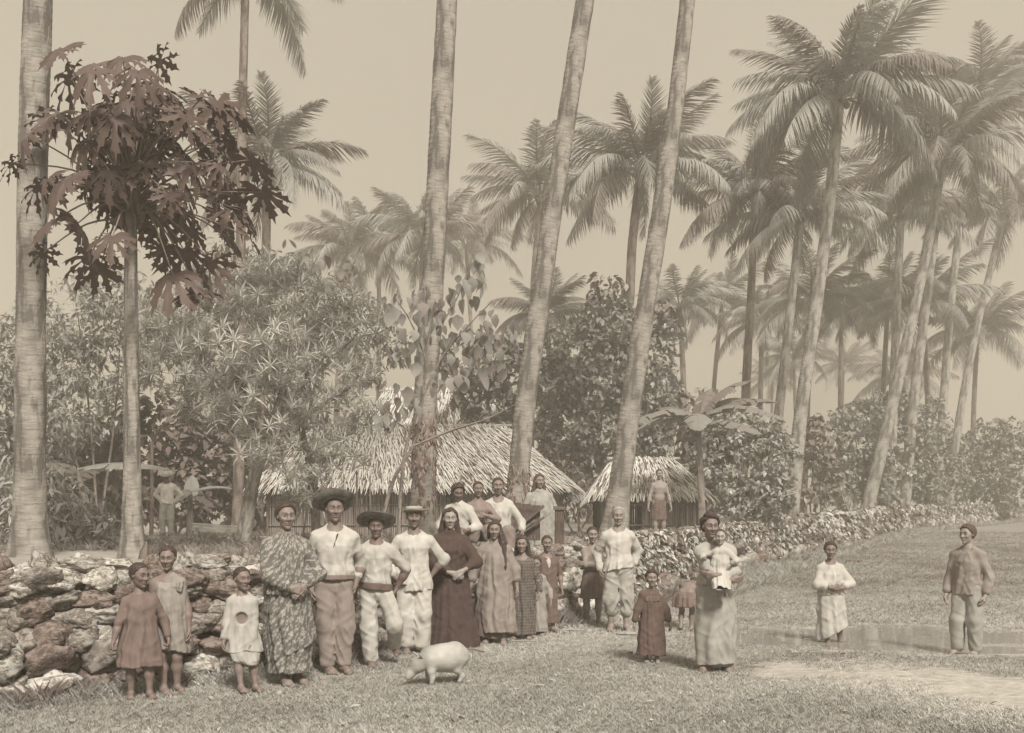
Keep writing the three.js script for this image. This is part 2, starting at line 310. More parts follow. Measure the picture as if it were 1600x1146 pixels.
// coconut frond, unit length along +x: arching rib and drooping leaflets
function frondGeo(seed, droop, rise, nl = 44, hang = 0.6, wide = 0.0072) {
  const R = rng(seed), pos = [], idx = [], rib = (t) => V(t * (1 - 0.16 * droop * t), rise * t - droop * t * t * 0.75, 0.06 * Math.sin(t * 3 + seed) * t);
  const tri = (a, b, c) => { const k = pos.length / 3; for (const p of [a, b, c]) pos.push(p.x, p.y, p.z); idx.push(k, k + 1, k + 2); };
  for (let i = 0; i < 9; i++) { const a = rib(i / 9), b = rib((i + 1) / 9), w = 0.013 * (1 - i / 10), w2 = 0.013 * (1 - (i + 1) / 10), o = (p, y, z) => V(p.x, p.y + y, p.z + z); for (const [y0, z0, y1, z1] of [[0.6, 0, -0.4, 1], [-0.4, 1, -0.4, -1], [-0.4, -1, 0.6, 0]]) { tri(o(a, y0 * w, z0 * w), o(b, y0 * w2, z0 * w2), o(b, y1 * w2, z1 * w2)); tri(o(a, y0 * w, z0 * w), o(b, y1 * w2, z1 * w2), o(a, y1 * w, z1 * w)); } }
  for (let i = 0; i < nl; i++) for (const s of [-1, 1]) {
    const t = 0.13 + 0.87 * (i + R() * 0.7) / nl, p = rib(t), q = rib(Math.min(1, t + 0.01)).sub(rib(t - 0.01)).normalize();
    const L = 0.27 * Math.pow(Math.sin(Math.PI * clamp(0.12 + t * 0.83)), 0.6) * (0.75 + 0.4 * R()); if (R() < 0.05) continue;
    const h = hang * (0.55 + R() * 0.8), dir = q.clone().multiplyScalar(0.5 + 0.5 * t + 0.2 * R()).add(V(0, 0.22 - h, s * (0.95 - 0.3 * t))).normalize(), mid = p.clone().addScaledVector(dir, L * 0.5), tip = mid.clone().addScaledVector(dir.clone().add(V(0, -0.55 * hang - 0.25 * R(), 0)).normalize(), L * 0.55);
    const wv = q.clone().multiplyScalar(wide * (0.8 + R() * 0.5));
    tri(p.clone().sub(wv), p.clone().add(wv), mid.clone().add(wv)); tri(p.clone().sub(wv), mid.clone().add(wv), mid.clone().sub(wv)); tri(mid.clone().sub(wv), mid.clone().add(wv), tip);
  }
  return geoFrom(pos, idx);
}
const FRONDS = [frondGeo(1, 0.6, 0.3, 64, 0.8), frondGeo(2, 0.85, 0.4, 64, 1.1), frondGeo(3, 1.05, 0.5, 64, 0.9), frondGeo(4, 0.4, 0.12, 60, 0.6), frondGeo(5, 0.7, 0.3, 64, 1.3), frondGeo(6, 0.9, 0.5, 64, 1.1)];
const frondMat = [0.23, 0.30, 0.38].map((v) => leafMat(v, 0.4, { roughness: 0.55, specularIntensity: 0.5 }));
const frondDead = leafMat(0.36, 0.15);
const nutGeo = (() => { const g = new THREE.IcosahedronGeometry(1, 2); g.scale(1, 1.25, 1); return g; })(), nutMat = M({ color: tone(0.13), roughness: 0.6 });
const flakeGeo = new THREE.IcosahedronGeometry(1, 1), flakeMat = M({});
function palm(label, d, pts, o = {}) {
  // pts: where the trunk stands in the place, given as picture points at depth d (with a little lean in depth); the last one is the crown's heart
  const R = rng(o.seed ?? Math.round(pts[0][0] * 7 + d)), P = pts.map(([x, y], i) => at(x, y, d + (o.lean ?? 0) * i / (pts.length - 1)));
  const [bx, bd] = [P[0].x, -P[0].z], g = thing('coconut_palm', label, 'palm', o.group ?? 'coconut palms of the grove', [bx, height(bx, bd) - 0.05, -bd]);
  const base = g.position, rel = P.map((p) => p.clone().sub(base)); rel[0].y = 0;
  const r0 = o.r0 ?? 0.2, r1 = o.r1 ?? 0.13;
  mesh('trunk', palmTrunk(rel, r0, r1, o.seed ?? d, d > 34 ? 0.22 : 0.11, d > 34 ? 2 : 3, d > 34 ? 9 : 16), palmBark[o.bark ?? 1], g);
  if (o.rough) { // shaggy dark bark and old leaf bases on the lower trunk
    const c = new THREE.CatmullRomCurve3(rel, false, 'centripetal'), len = c.getLength(), set = [[], []];
    for (let i = 0; i < o.rough * 520; i++) { const s0 = 0.1 + o.rough * Math.pow(R(), 1.25), t = s0 / len, p = c.getPointAt(t), th = R() * 6.28, rr = lerp(r0, r1, Math.pow(t, 0.8)) * 1.02; if (fbm(Math.cos(th) * 1.3 + (o.seed ?? 1), s0 * 1.7, Math.sin(th) * 1.3, 2) < -0.1) continue; set[0].push(mat4(V(p.x + Math.sin(th) * rr, p.y, p.z + Math.cos(th) * rr), (R() - 0.5) * 0.5 - 0.15, th, (R() - 0.5) * 0.7, V(0.012 + R() * 0.028, 0.04 + R() * 0.13, 0.008 + R() * 0.01))); set[1].push(tone(0.06 + R() * 0.17)); }
    instanced('bark_flakes', flakeGeo, flakeMat, set[0], set[1], g);
  }
  if (o.bare) return g;
  const top = rel[rel.length - 1], L = o.L ?? 4.6, n = o.n ?? 22, wind = o.wind ?? -0.25;
  for (let i = 0; i < n; i++) {
    const u = (i + 0.5) / n, az = i * 2.39996 + R() * 0.4, el = lerp(1.3, -0.6, Math.pow(u, 0.9)) + (R() - 0.5) * 0.25;
    const f = mesh('frond', FRONDS[el > 0.7 ? (R() < 0.5 ? 3 : 0) : el > 0 ? [1, 4, 5, 0][Math.floor(R() * 4)] : [2, 1, 4][Math.floor(R() * 3)]], el < -0.55 && R() < 0.3 ? frondDead : frondMat[Math.floor(R() * 3)], g);
    f.position.copy(top).add(V(Math.cos(az) * 0.1, 0.1 - 0.25 * u, -Math.sin(az) * 0.1)); f.rotation.set((R() - 0.5) * 0.5, az, el * 0.85 + 0.1 + wind * 0.35 * Math.cos(az) * -1, 'YZX');
    const s = L * (0.8 + 0.3 * R()) * (el > 0.9 ? 0.8 : 1); f.scale.set(s, s, s);
  }
  for (let i = 0; i < (o.nuts ?? 7); i++) { const a = R() * 6.28, m = mesh('coconut', nutGeo, nutMat, g); m.position.copy(top).add(V(Math.cos(a) * 0.26, -0.18 - R() * 0.25, Math.sin(a) * 0.26)); m.scale.setScalar(0.10 + R() * 0.025); }
  return g;
}
// ------------------------------------------------------------------ foliage masses
// leaf shapes, unit length along +x
function bladeLeaf(w, fold = 0.25, bend = 0.3) { const pos = [], idx = [], N = 4; for (let i = 0; i <= N; i++) { const t = i / N, ww = w * Math.sin(Math.PI * Math.pow(t, 0.8)) * (i === N ? 0 : 1) + (i === 0 ? w * 0.15 : 0), y = -bend * t * t; pos.push(t, y + ww * fold, -ww, t, y, 0, t, y + ww * fold, ww); } for (let i = 0; i < N; i++) { const k = i * 3; idx.push(k, k + 1, k + 3, k + 1, k + 4, k + 3, k + 1, k + 2, k + 4, k + 2, k + 5, k + 4); } return geoFrom(pos, idx); }
function rosette(n, w, seed, up = 0.35) { const R = rng(seed), parts = [], l = bladeLeaf(w, 0.15, 0.25); for (let i = 0; i < n; i++) { const g = l.clone(); const s = 0.7 + R() * 0.45; g.scale(s, s, s); g.rotateZ(lerp(1.3, -0.35, i / n) + (R() - 0.5) * 0.3 + up - 0.3); g.rotateY(i * 2.4 + R() * 0.3); parts.push(g); } return mergeGeometries(parts); }
function spray(n, w, seed, spread = 0.5) { const R = rng(seed), parts = [], l = bladeLeaf(w, 0.2, 0.35); for (let i = 0; i < n; i++) { const g = l.clone(), s = 0.7 + R() * 0.5; g.scale(s, s, s); g.rotateZ(-0.35 + (R() - 0.5) * 1.4); g.rotateY(R() * 6.28); g.translate((R() - 0.5) * spread * 2, (R() - 0.5) * spread * 2, (R() - 0.5) * spread * 2); parts.push(g); } return mergeGeometries(parts); }
const ROSE = [rosette(17, 0.055, 1), rosette(15, 0.06, 2)], BROAD = [spray(7, 0.30, 3), spray(6, 0.36, 4)], FINE = [spray(12, 0.13, 5, 0.7), spray(11, 0.16, 6, 0.7)], HEART = [spray(3, 0.47, 7, 0.4), bladeLeaf(0.46, 0.18, 0.5)];
function leafSet(root, name, geos, m, blobs, density, size, o = {}) {
  // blobs: [x, y, z, rx, ry, rz] in root space; leaves sit mostly in the outer shell, in clumps
  const R = rng(o.seed ?? 11), sets = geos.map(() => [[], []]);
  for (const [bx, by, bz, rx, ry, rz] of blobs) {
    const n = Math.round(density * (rx * ry + ry * rz + rx * rz) / (size * size));
    for (let i = 0; i < n; i++) {
      const z = R() * 2 - 1, a = R() * 6.28, q = Math.sqrt(1 - z * z), n0 = V(q * Math.cos(a), z, q * Math.sin(a));
      const cl = fbm(n0.x * 2.3 + bx * 3, n0.y * 2.3 + by, n0.z * 2.3 + bz, 2), rad = (0.55 + 0.45 * Math.pow(R(), 0.45)) * (1 + 0.42 * cl);
      if (cl < (o.gap ?? -0.16) && R() < 0.8) continue;
      const p = V(bx + n0.x * rx * rad, by + n0.y * ry * rad, bz + n0.z * rz * rad), k = Math.floor(R() * geos.length);
      sets[k][0].push(mat4(p, (R() - 0.5) * 1.3 + (o.tilt ?? 0), R() * 6.28, (R() - 0.5) * 1.3, size * (0.65 + R() * 0.6)));
      sets[k][1].push(grey((0.75 + R() * 0.5) * (1 + 0.25 * fbm(p.x, p.y, p.z, 2))));
    }
  }
  geos.forEach((g, i) => { if (sets[i][0].length) instanced(name, g, m, sets[i][0], sets[i][1], root); });
}
const lm = {}; const leafOf = (v, t = 0.42, rough = 0.7) => lm[[v, t, rough]] ??= leafMat(v * 2.3, t, { roughness: rough, specularIntensity: 0.6 });
// px blob: [px, py, rpx, rpy, depth offset, rz metres]
function blobsAt(list, d, base) { return list.map(([px, py, rx, ry, dd = 0, rz]) => { const q = d + dd, p = at(px, py, q); return [p.x - base.x, p.y - base.y, p.z - base.z, rx * q / F, ry * q / F, rz ?? rx * q / F * 0.8]; }); }
function bush(name, label, d, foot, list, o = {}) {
  const b = at(foot, 800, d), g = thing(name, label, o.category ?? 'bush', o.group, [b.x, height(b.x, d) - 0.05, -d]);
  const R = rng(foot), bl = blobsAt(list, d, g.position);
  for (let i = 0; i < (o.stems ?? 3); i++) { const t = bl[i % bl.length], a = (R() - 0.5) * 0.5; mesh('stem', limb([V(a * 0.5, 0, (R() - 0.5) * 0.3), V(t[0] * 0.5 + a, t[1] * 0.55, t[2] * 0.5), V(t[0], t[1] + t[4] * 0.3, t[2])], [o.sr ?? 0.05, 0.03, 0.015], 6, 4), treeBark[1], g); }
  leafSet(g, 'foliage', o.geos ?? BROAD, o.mat ?? leafOf(0.09), bl, o.density ?? 2.2, o.size ?? 0.22, { seed: foot, ...o });
  return g;
}
// ------------------------------------------------------------------ coconut palms
// the tall trunks in front of the huts; their crowns are above the picture
palm('thick upright palm trunk standing before the long hut, dark at its foot', 19, [[660, 812], [664, 640], [677, 420], [686, 240], [696, 50], [722, -480]], { r0: 0.235, r1: 0.20, seed: 3, bark: 1, rough: 2.4, L: 4.4, group: 'tall palms before the huts' });
palm('tall palm trunk leaning over the hip of the long hut roof', 21, [[803, 815], [820, 640], [842, 480], [868, 300], [905, 60], [985, -480]], { r0: 0.235, r1: 0.185, seed: 5, bark: 1, rough: 1.5, L: 4.4, group: 'tall palms before the huts' });
palm('tall slender palm trunk leaning before the small thatched hut', 22, [[958, 815], [985, 640], [1012, 460], [1040, 280], [1068, 60], [1118, -500]], { r0: 0.27, r1: 0.13, seed: 7, bark: 1, rough: 0.8, L: 4.6, group: 'tall palms before the huts' });
palm('thick ringed palm trunk at the left edge of the picture', 13, [[46, 838], [47, 600], [49, 400], [52, 200], [58, 20], [72, -620]], { r0: 0.20, r1: 0.17, seed: 9, bark: 1, L: 4.2, group: 'tall palms before the huts' });
// the grove
palm('tall crowded palm topping the right half, its leaning trunk behind the round bush', 35, [[1234, 818], [1250, 660], [1278, 460], [1298, 300], [1312, 150]], { r0: 0.28, r1: 0.19, L: 5.0, n: 36, seed: 21, bark: 2 });
palm('broad palm with drooping crown behind the slender leaning trunk', 44, [[960, 815], [975, 600], [984, 460], [988, 380], [1002, 262]], { r0: 0.25, r1: 0.2, L: 5.0, n: 36, seed: 22, bark: 0 });
palm('straight dark palm trunk rising behind the banana plant', 44, [[1158, 815], [1166, 600], [1174, 450], [1180, 300]], { r0: 0.24, r1: 0.16, L: 4.6, n: 30, seed: 23, bark: 0 });
palm('palm with upright plume between the two leaning front trunks', 58, [[826, 815], [830, 620], [834, 450], [845, 305]], { r0: 0.26, r1: 0.19, L: 5.4, n: 28, seed: 24, bark: 0 });
palm('palm with pale leaning trunk beside the tallest palm', 44, [[1196, 815], [1222, 600], [1238, 460], [1251, 335]], { r0: 0.25, r1: 0.18, L: 4.4, n: 28, seed: 25, bark: 2 });
palm('palm with steep straight trunk above the far hedge', 52, [[1392, 812], [1396, 630], [1402, 480], [1408, 330]], { r0: 0.28, r1: 0.2, L: 5.0, n: 28, seed: 26, bark: 2 });
palm('palm whose trunk leans far over the far hedge', 45, [[1346, 790], [1388, 660], [1430, 480], [1458, 340], [1474, 245]], { r0: 0.32, r1: 0.2, L: 5.0, n: 32, seed: 27, bark: 2 });
palm('palm with twin-like trunk just beyond the leaning one', 54, [[1412, 805], [1428, 630], [1448, 470], [1462, 350], [1480, 215]], { r0: 0.32, r1: 0.22, L: 5.2, n: 26, seed: 28, bark: 2 });
palm('tall palm crown reaching the upper right corner', 58, [[1462, 800], [1475, 620], [1490, 440], [1508, 300], [1530, 150]], { r0: 0.26, r1: 0.2, L: 5.4, n: 28, seed: 29, bark: 2 });
palm('palm leaning out at the right edge beyond the hedge', 64, [[1480, 800], [1500, 650], [1530, 500], [1570, 330]], { r0: 0.28, r1: 0.2, L: 5.4, n: 26, seed: 30, bark: 2 });
const FAR = 'small far palms of the grove';
for (const [label, d, pts, L, seed] of [
  ['small far palm left of the straight dark trunk', 74, [[1104, 812], [1116, 600], [1128, 475]], 4.4, 41],
  ['far palm low between the pale leaning trunks', 78, [[1312, 812], [1313, 620], [1315, 498]], 4.2, 42],
  ['tiny distant palm right of the tallest leaning trunk', 120, [[1316, 812], [1317, 640], [1318, 572]], 4.2, 43],
  ['tiny distant palm behind the banana leaves', 120, [[1206, 812], [1206, 660], [1207, 590]], 4.4, 44],
  ['far palm with tilted crown behind the pale leaning trunk', 70, [[1184, 812], [1188, 640], [1190, 500]], 4.0, 45],
  ['far palm nearest the straight pale trunk', 66, [[1372, 812], [1380, 620], [1388, 470]], 4.4, 46],
  ['far palm left of the thick upright trunk', 62, [[657, 812], [657, 560], [660, 372]], 4.6, 47],
  ['far palm with thin trunk above the broad-leaved shrub', 72, [[590, 812], [592, 560], [592, 400]], 4.8, 48],
  ['faint far palm between the upright and the leaning trunks', 84, [[742, 812], [738, 560], [728, 385]], 5.4, 49],
  ['far palm crown over the needle-leaved tree', 64, [[520, 812], [530, 560], [545, 392]], 4.4, 50],
  ['far palm low beside the dense tree', 60, [[1072, 812], [1068, 600], [1062, 478]], 3.4, 51],
  ['far palm showing low behind the leaning trunk over the hut', 52, [[872, 812], [862, 600], [852, 492]], 3.2, 52],
  ['far palm crown above the far hedge', 58, [[1255, 812], [1262, 620], [1268, 470]], 4.0, 53],
  ['far palm at the hedge end by the right edge', 70, [[1520, 800], [1522, 640], [1528, 520]], 4.6, 54],
  ['far palm behind the twin-like trunk', 60, [[1452, 800], [1450, 620], [1440, 470]], 4.4, 55],
  ['far palm in the gap before the far hedge', 95, [[1245, 812], [1243, 640], [1240, 560]], 4.2, 56],
  ['far palm low over the far hedge', 90, [[1420, 805], [1415, 660], [1412, 585]], 4.6, 57],
]) palm(label, d, pts, { r0: 0.22, r1: 0.15, L: L * 1.12, n: 26, seed, nuts: 0, bark: 0, group: FAR });
palm('palm with a straight thin trunk behind the papaya crown', 32, [[372, 812], [375, 500], [377, 250], [384, -50]], { r0: 0.2, r1: 0.13, L: 4.0, n: 18, seed: 61, bark: 0 });
palm('palm crown showing at the right of the papaya leaves', 34, [[402, 812], [408, 560], [415, 400], [418, 250]], { r0: 0.2, r1: 0.14, L: 3.6, n: 24, seed: 62, bark: 0 });

// ------------------------------------------------------------------ papaya
{
  const lobe = new THREE.Shape(), N = 9, pts = [];
  for (let i = 0; i < N; i++) { // palmate leaf with toothed fingers, unit radius, stalk at the origin
    const a = (i / (N - 1) - 0.5) * 5.0, len = 1 - 0.32 * Math.abs(i / (N - 1) - 0.5) * 2, P = (r, s) => [Math.cos(a + s / Math.max(r, 0.25)) * r, Math.sin(a + s / Math.max(r, 0.25)) * r];
    pts.push(P(0.24, -0.062), P(0.42 * len, -0.06), P(0.60 * len, -0.16), P(0.62 * len, -0.07), P(0.80 * len, -0.13), P(0.82 * len, -0.04), P(len, 0), P(0.82 * len, 0.04), P(0.80 * len, 0.13), P(0.62 * len, 0.07), P(0.60 * len, 0.16), P(0.42 * len, 0.06), P(0.24, 0.062));
  }
  pts.push([-0.05, 0]); lobe.setFromPoints(pts.map(([x, y]) => new THREE.Vector2(x, y)));
  const leaf = (droop) => { const g = new THREE.ShapeGeometry(lobe).deleteAttribute('uv'); g.rotateX(-Math.PI / 2); const p = g.attributes.position; for (let i = 0; i < p.count; i++) { const r = Math.hypot(p.getX(i), p.getZ(i)); p.setY(i, -droop * r * r + 0.05 * Math.sin(Math.atan2(p.getZ(i), p.getX(i)) * 9)); } g.computeVertexNormals(); return g; };
  const LV = [leaf(0.25), leaf(0.5), leaf(0.8)], pm = leafOf(0.032, 0.25, 0.6), pm2 = leafOf(0.038, 0.25, 0.6), st = M({ color: tone(0.16), roughness: 0.7 });
  const b = at(207, 838, 12.3), g = thing('papaya_tree', 'tall papaya tree with dark fingered leaves and patterned bare trunk', 'papaya tree', null, [b.x, height(b.x, 12.3) - 0.05, b.z]);
  const top = at(204, 270, 12.3).sub(g.position), R = rng(8);
  mesh('trunk', palmTrunk([V(0, 0, 0), at(205, 600, 12.3).sub(g.position), at(204, 420, 12.3).sub(g.position), top], 0.125, 0.07, 4, 0.07, 3, 14), palmBark[1], g);
  const leafPart = (to, s, tilt, yaw, i) => {
    const from = top.clone().add(V(0, -0.1 - 0.5 * R(), 0)), mid = from.clone().lerp(to, 0.5).add(V(0, 0.14, 0));
    const l = mesh('leaf', LV[Math.floor(R() * 3)], i % 3 ? pm : pm2, g); l.position.copy(to); l.rotation.set(0, yaw, tilt, 'YZX'); l.scale.setScalar(s);
    const stalk = mesh('stalk', limb([from, mid, to], [0.018, 0.012, 0.008], 5, 4), st, g); return stalk;
  };
  for (let i = 0; i < 92; i++) {
    const az = i * 2.39996, u = (i + 0.5) / 92, el = lerp(1.15, -0.75, u) + (R() - 0.5) * 0.3, r = (0.5 + 1.15 * R()) * (el > 0.8 ? 0.72 : 1), to = top.clone().add(V(Math.cos(az) * Math.cos(el) * r * 1.05 + 0.1, Math.sin(el) * r * 1.1 + 0.1, -Math.sin(az) * Math.cos(el) * r));
    leafPart(to, 0.3 + R() * 0.17, -0.55 - 0.5 * u + (R() - 0.5) * 0.5, az + (R() - 0.5) * 0.5, i);
  }
  for (const [px, py, dd] of [[290, 395, 0.2], [330, 410, -0.2], [270, 430, -0.3], [310, 455, 0], [140, 400, 0.2], [120, 350, -0.3], [360, 330, 0.2], [390, 250, 0], [410, 300, 0.3], [100, 180, 0.1], [110, 120, 0.2], [150, 100, -0.2], [340, 160, 0.2], [250, 95, 0]]) leafPart(at(px, py, 12.3 + dd).sub(g.position), 0.42 + R() * 0.14, -0.7 + (R() - 0.5) * 0.8, R() * 6.28, px);
  for (let i = 0; i < 11; i++) { const a = R() * 6.28, f = mesh('fruit', nutGeo, M({ color: tone(0.12), roughness: 0.5 }), g); f.position.copy(top).add(V(Math.cos(a) * 0.12, -0.25 - R() * 0.4, Math.sin(a) * 0.12)); f.scale.set(0.055, 0.085, 0.055); }
}
// ------------------------------------------------------------------ the needle-leaved tree over the long hut's left end
{
  const d = 17.5, b = at(383, 838, d), g = thing('needle_leaved_tree', 'large spreading tree with tufts of narrow leaves before the long hut', 'tree', null, [b.x, height(b.x, d) - 0.05, b.z]);
  const L = (pts, r, dd = 0) => limb(pts.map(([x, y, q = 0]) => at(x, y, d + dd + q).sub(g.position)), r, 9, 5, 0.12, 3);
  mesh('trunk', L([[380, 845], [392, 770], [410, 700], [440, 620], [450, 540]], [0.15, 0.12, 0.10, 0.08, 0.04]), treeBark[2], g);
  mesh('trunk', L([[494, 850], [492, 790], [486, 735], [470, 660], [480, 580]], [0.10, 0.09, 0.08, 0.06, 0.03], 0.6), treeBark[1], g);
  for (const p of [[[415, 690], [360, 620], [300, 560, 0.6]], [[430, 640], [500, 580], [560, 520, -0.5]], [[440, 600], [400, 520], [370, 470]], [[480, 650], [540, 610], [580, 590, 0.5]], [[412, 700], [330, 660, 0.6], [260, 620, 0.9]]]) mesh('branch', L(p, [0.05, 0.035, 0.015]), treeBark[1], g);
  const list = [[300, 500, 78, 52], [385, 470, 80, 48], [470, 470, 78, 52], [545, 505, 60, 50], [270, 575, 62, 50], [350, 560, 82, 50, -0.5], [440, 560, 84, 52, -0.5], [530, 580, 62, 48], [330, 630, 70, 44], [425, 640, 78, 46, -0.4], [505, 650, 62, 48], [400, 705, 40, 26, -0.6], [470, 720, 60, 36, -0.4], [535, 705, 40, 34], [480, 770, 46, 32, 0.3], [250, 520, 46, 40, 0.5], [570, 640, 26, 30], [430, 425, 50, 22], [340, 440, 50, 22]];
  leafSet(g, 'foliage', ROSE, leafOf(0.215, 0.45), blobsAt(list, d, g.position), 4.2, 0.25, { seed: 6, gap: -0.24 });
}
// broad heart-leaved shrub climbing in front of the upright palm
{
  const d = 15.5, b = at(612, 838, d), g = thing('heart_leaved_shrub', 'slender shrub with large drooping heart-shaped leaves around the upright palm', 'shrub', null, [b.x, height(b.x, d) - 0.05, b.z]);
  const L = (pts, r) => limb(pts.map(([x, y, q = 0]) => at(x, y, d + q).sub(g.position)), r, 7, 4, 0.1, 9), R = rng(19);
  const tips = [];
  for (const [pts, r] of [[[[590, 842], [615, 750], [648, 690], [660, 620], [668, 540], [680, 470]], [0.035, 0.03, 0.026, 0.022, 0.018, 0.012]], [[[622, 842], [626, 770], [634, 700], [650, 650]], [0.035, 0.03, 0.025, 0.018]], [[[640, 700], [700, 675], [760, 655], [810, 630]], [0.022, 0.018, 0.014, 0.008]], [[[660, 620], [690, 560], [740, 500], [770, 470]], [0.02, 0.016, 0.012, 0.008]], [[[652, 680], [620, 660], [595, 630]], [0.016, 0.012, 0.006]], [[[665, 560], [640, 500], [620, 470]], [0.016, 0.012, 0.006]], [[[682, 520], [712, 470], [735, 420]], [0.014, 0.01, 0.006]]]) mesh('branch', L(pts, r), treeBark[1], g);
  const pm = [leafOf(0.105, 0.4), leafOf(0.13, 0.4), leafOf(0.155, 0.4)], lf = bladeLeaf(0.47, 0.15, 0.55), lf2 = bladeLeaf(0.42, 0.3, 0.3);
  for (const [cx, cy, rx, ry, n] of [[680, 470, 32, 26, 14], [715, 520, 45, 30, 16], [760, 545, 30, 34, 12], [735, 570, 40, 22, 9], [620, 480, 26, 22, 8], [600, 640, 22, 22, 8], [635, 615, 20, 22, 6], [700, 590, 34, 16, 7], [740, 420, 14, 28, 6], [780, 500, 24, 24, 6], [640, 540, 22, 30, 6], [490, 400, 22, 14, 7], [545, 415, 24, 16, 8], [722, 450, 20, 22, 6]])
    for (let i = 0; i < n * 2.2; i++) { const p = at(cx + (R() * 2 - 1) * rx, cy + (R() * 2 - 1) * ry, d + (R() - 0.5) * 1.0 + (cx < 560 ? 1.5 : 0)).sub(g.position), m = mesh('leaf', R() < 0.6 ? lf : lf2, pm[Math.floor(R() * 3)], g); m.position.copy(p); m.rotation.set((R() - 0.5) * 0.8, R() * 6.28, -0.75 - R() * 0.6, 'YZX'); m.scale.setScalar(0.13 + R() * 0.12); }
}
// dense round-leaved tree between the huts
{
  const d = 37, b = at(925, 815, d), g = thing('dense_tree', 'dense round-leaved tree between the two huts', 'tree', null, [b.x, height(b.x, d) - 0.05, b.z]);
  const L = (pts, r) => limb(pts.map(([x, y, q = 0]) => at(x, y, d + q).sub(g.position)), r, 9, 5, 0.12, 3);
  mesh('trunk', L([[925, 818], [920, 740], [912, 660], [918, 580]], [0.2, 0.16, 0.12, 0.06]), treeBark[0], g);
  for (const p of [[[914, 670], [960, 610], [1010, 560]], [[914, 680], [880, 620], [865, 560]], [[916, 640], [940, 560], [960, 500]]]) mesh('branch', L(p, [0.08, 0.06, 0.02]), treeBark[0], g);
  const list = [[900, 545, 62, 50], [960, 520, 62, 48], [1010, 560, 50, 48], [870, 600, 46, 46], [935, 600, 60, 46, -0.6], [1000, 620, 52, 40], [880, 665, 48, 44], [945, 670, 58, 50, -0.5], [1005, 680, 42, 40], [915, 725, 50, 42], [870, 720, 40, 40, 1], [1040, 520, 26, 24], [950, 478, 34, 22], [960, 745, 40, 30, 0.5], [1030, 610, 36, 40, 1]];
  leafSet(g, 'foliage', BROAD, leafOf(0.16, 0.45, 0.4), blobsAt(list, d, g.position), 3.0, 0.24, { seed: 16, gap: -0.18 });
  leafSet(g, 'foliage', BROAD, leafOf(0.10, 0.25, 0.5), blobsAt([[935, 440, 12, 26], [965, 448, 14, 22], [1040, 490, 22, 20]], d, g.position), 2.0, 0.28, { seed: 17 });
}
// ------------------------------------------------------------------ bananas
function bananaLeaf(L, w, droop, rise, seed, torn = 0.5) {
  const R = rng(seed), N = 26, pos = [], idx = [], q0 = Math.atan(rise), rib = (t) => V(L * t * (Math.cos(q0) + 0.25 * droop * t), L * (Math.sin(q0) * t - droop * t * t * 0.75), 0);
  for (const s of [-1, 1]) { let off = 0; for (let i = 0; i < N; i++) {
    const t0 = 0.1 + 0.9 * i / N, t1 = 0.1 + 0.9 * (i + 1) / N, wf = (t) => w * Math.pow(Math.sin(Math.PI * clamp(0.06 + 0.93 * (t - 0.1) / 0.9)), 0.55), k = pos.length / 3;
    if (R() < torn * 0.5) off = (R() - 0.5) * 0.5; const h = 0.25 + off * torn, p0 = rib(t0), p1 = rib(t1), gap = R() < torn * 0.3 ? 0.25 : 0;
    const e = (p, t, f) => V(p.x + wf(t) * 0.18, p.y - wf(t) * (h + 0.1) * f, s * wf(t) * f * (1 - 0.2 * Math.abs(off)));
    const q1 = rib(lerp(t0, t1, 1 - gap));
    for (const v of [p0, e(p0, t0, 0.5).add(V(0, wf(t0) * 0.12, 0)), e(p0, t0, 1), p1, e(p1, t1, 0.5).add(V(0, wf(t1) * 0.12, 0)), e(q1, t1, 1)]) pos.push(v.x, v.y, v.z);
    idx.push(k, k + 1, k + 3, k + 1, k + 4, k + 3, k + 1, k + 2, k + 4, k + 2, k + 5, k + 4);
  } }
  const g = geoFrom(pos, idx), r = limb([0, 0.25, 0.5, 0.75, 1].map(rib), [0.035 * L / 2, 0.012 * L / 2], 5, 3).deleteAttribute('uv');
  return mergeGeometries([g, r]);
}
function banana(label, d, foot, topPx, leaves, o = {}) {
  const b = at(foot[0], foot[1], d), g = thing('banana_plant', label, 'banana plant', 'banana plants', [b.x, height(b.x, d) - 0.05, b.z]), top = at(topPx[0], topPx[1], d).sub(g.position);
  mesh('stem', limb([V(0, 0, 0), top.clone().multiplyScalar(0.5), top], [0.11, 0.09, 0.05], 10, 5, 0.05), M({ color: tone(0.26), map: tbMap }), g);
  leaves.forEach(([az, L, rise, droop, w = 0.27, tn = 0.5, v = 0.1], i) => { const m = mesh('leaf', bananaLeaf(L, w, droop, rise, i + foot[0], tn), leafOf(v, 0.4, 0.5), g); m.position.copy(top).add(V(0, -0.15 * (i % 3), 0)); m.rotation.y = az; });
  return g;
}
banana('big banana plant with torn arching leaves beside the small hut', 26, [1098, 812], [1092, 655], [[0.15, 2.4, 0.8, 0.55, 0.42, 0.7, 0.1], [0.55, 2.7, 1.3, 0.7, 0.42, 0.7, 0.12], [3.0, 2.1, 1.2, 1.15, 0.42, 0.6, 0.13], [3.6, 2.2, 0.6, 0.95, 0.4, 0.7, 0.12], [1.1, 2.0, 2.2, 0.5, 0.3, 0.6, 0.09], [2.5, 2.0, 1.9, 0.75, 0.34, 0.6, 0.09], [-0.5, 2.2, 0.7, 0.85, 0.4, 0.7, 0.12], [4.5, 1.8, 0.8, 1.1, 0.38, 0.6, 0.13], [5.3, 2.0, 0.5, 0.8, 0.36, 0.7, 0.12], [0.2, 2.4, 1.7, 0.55, 0.38, 0.8, 0.1]]);
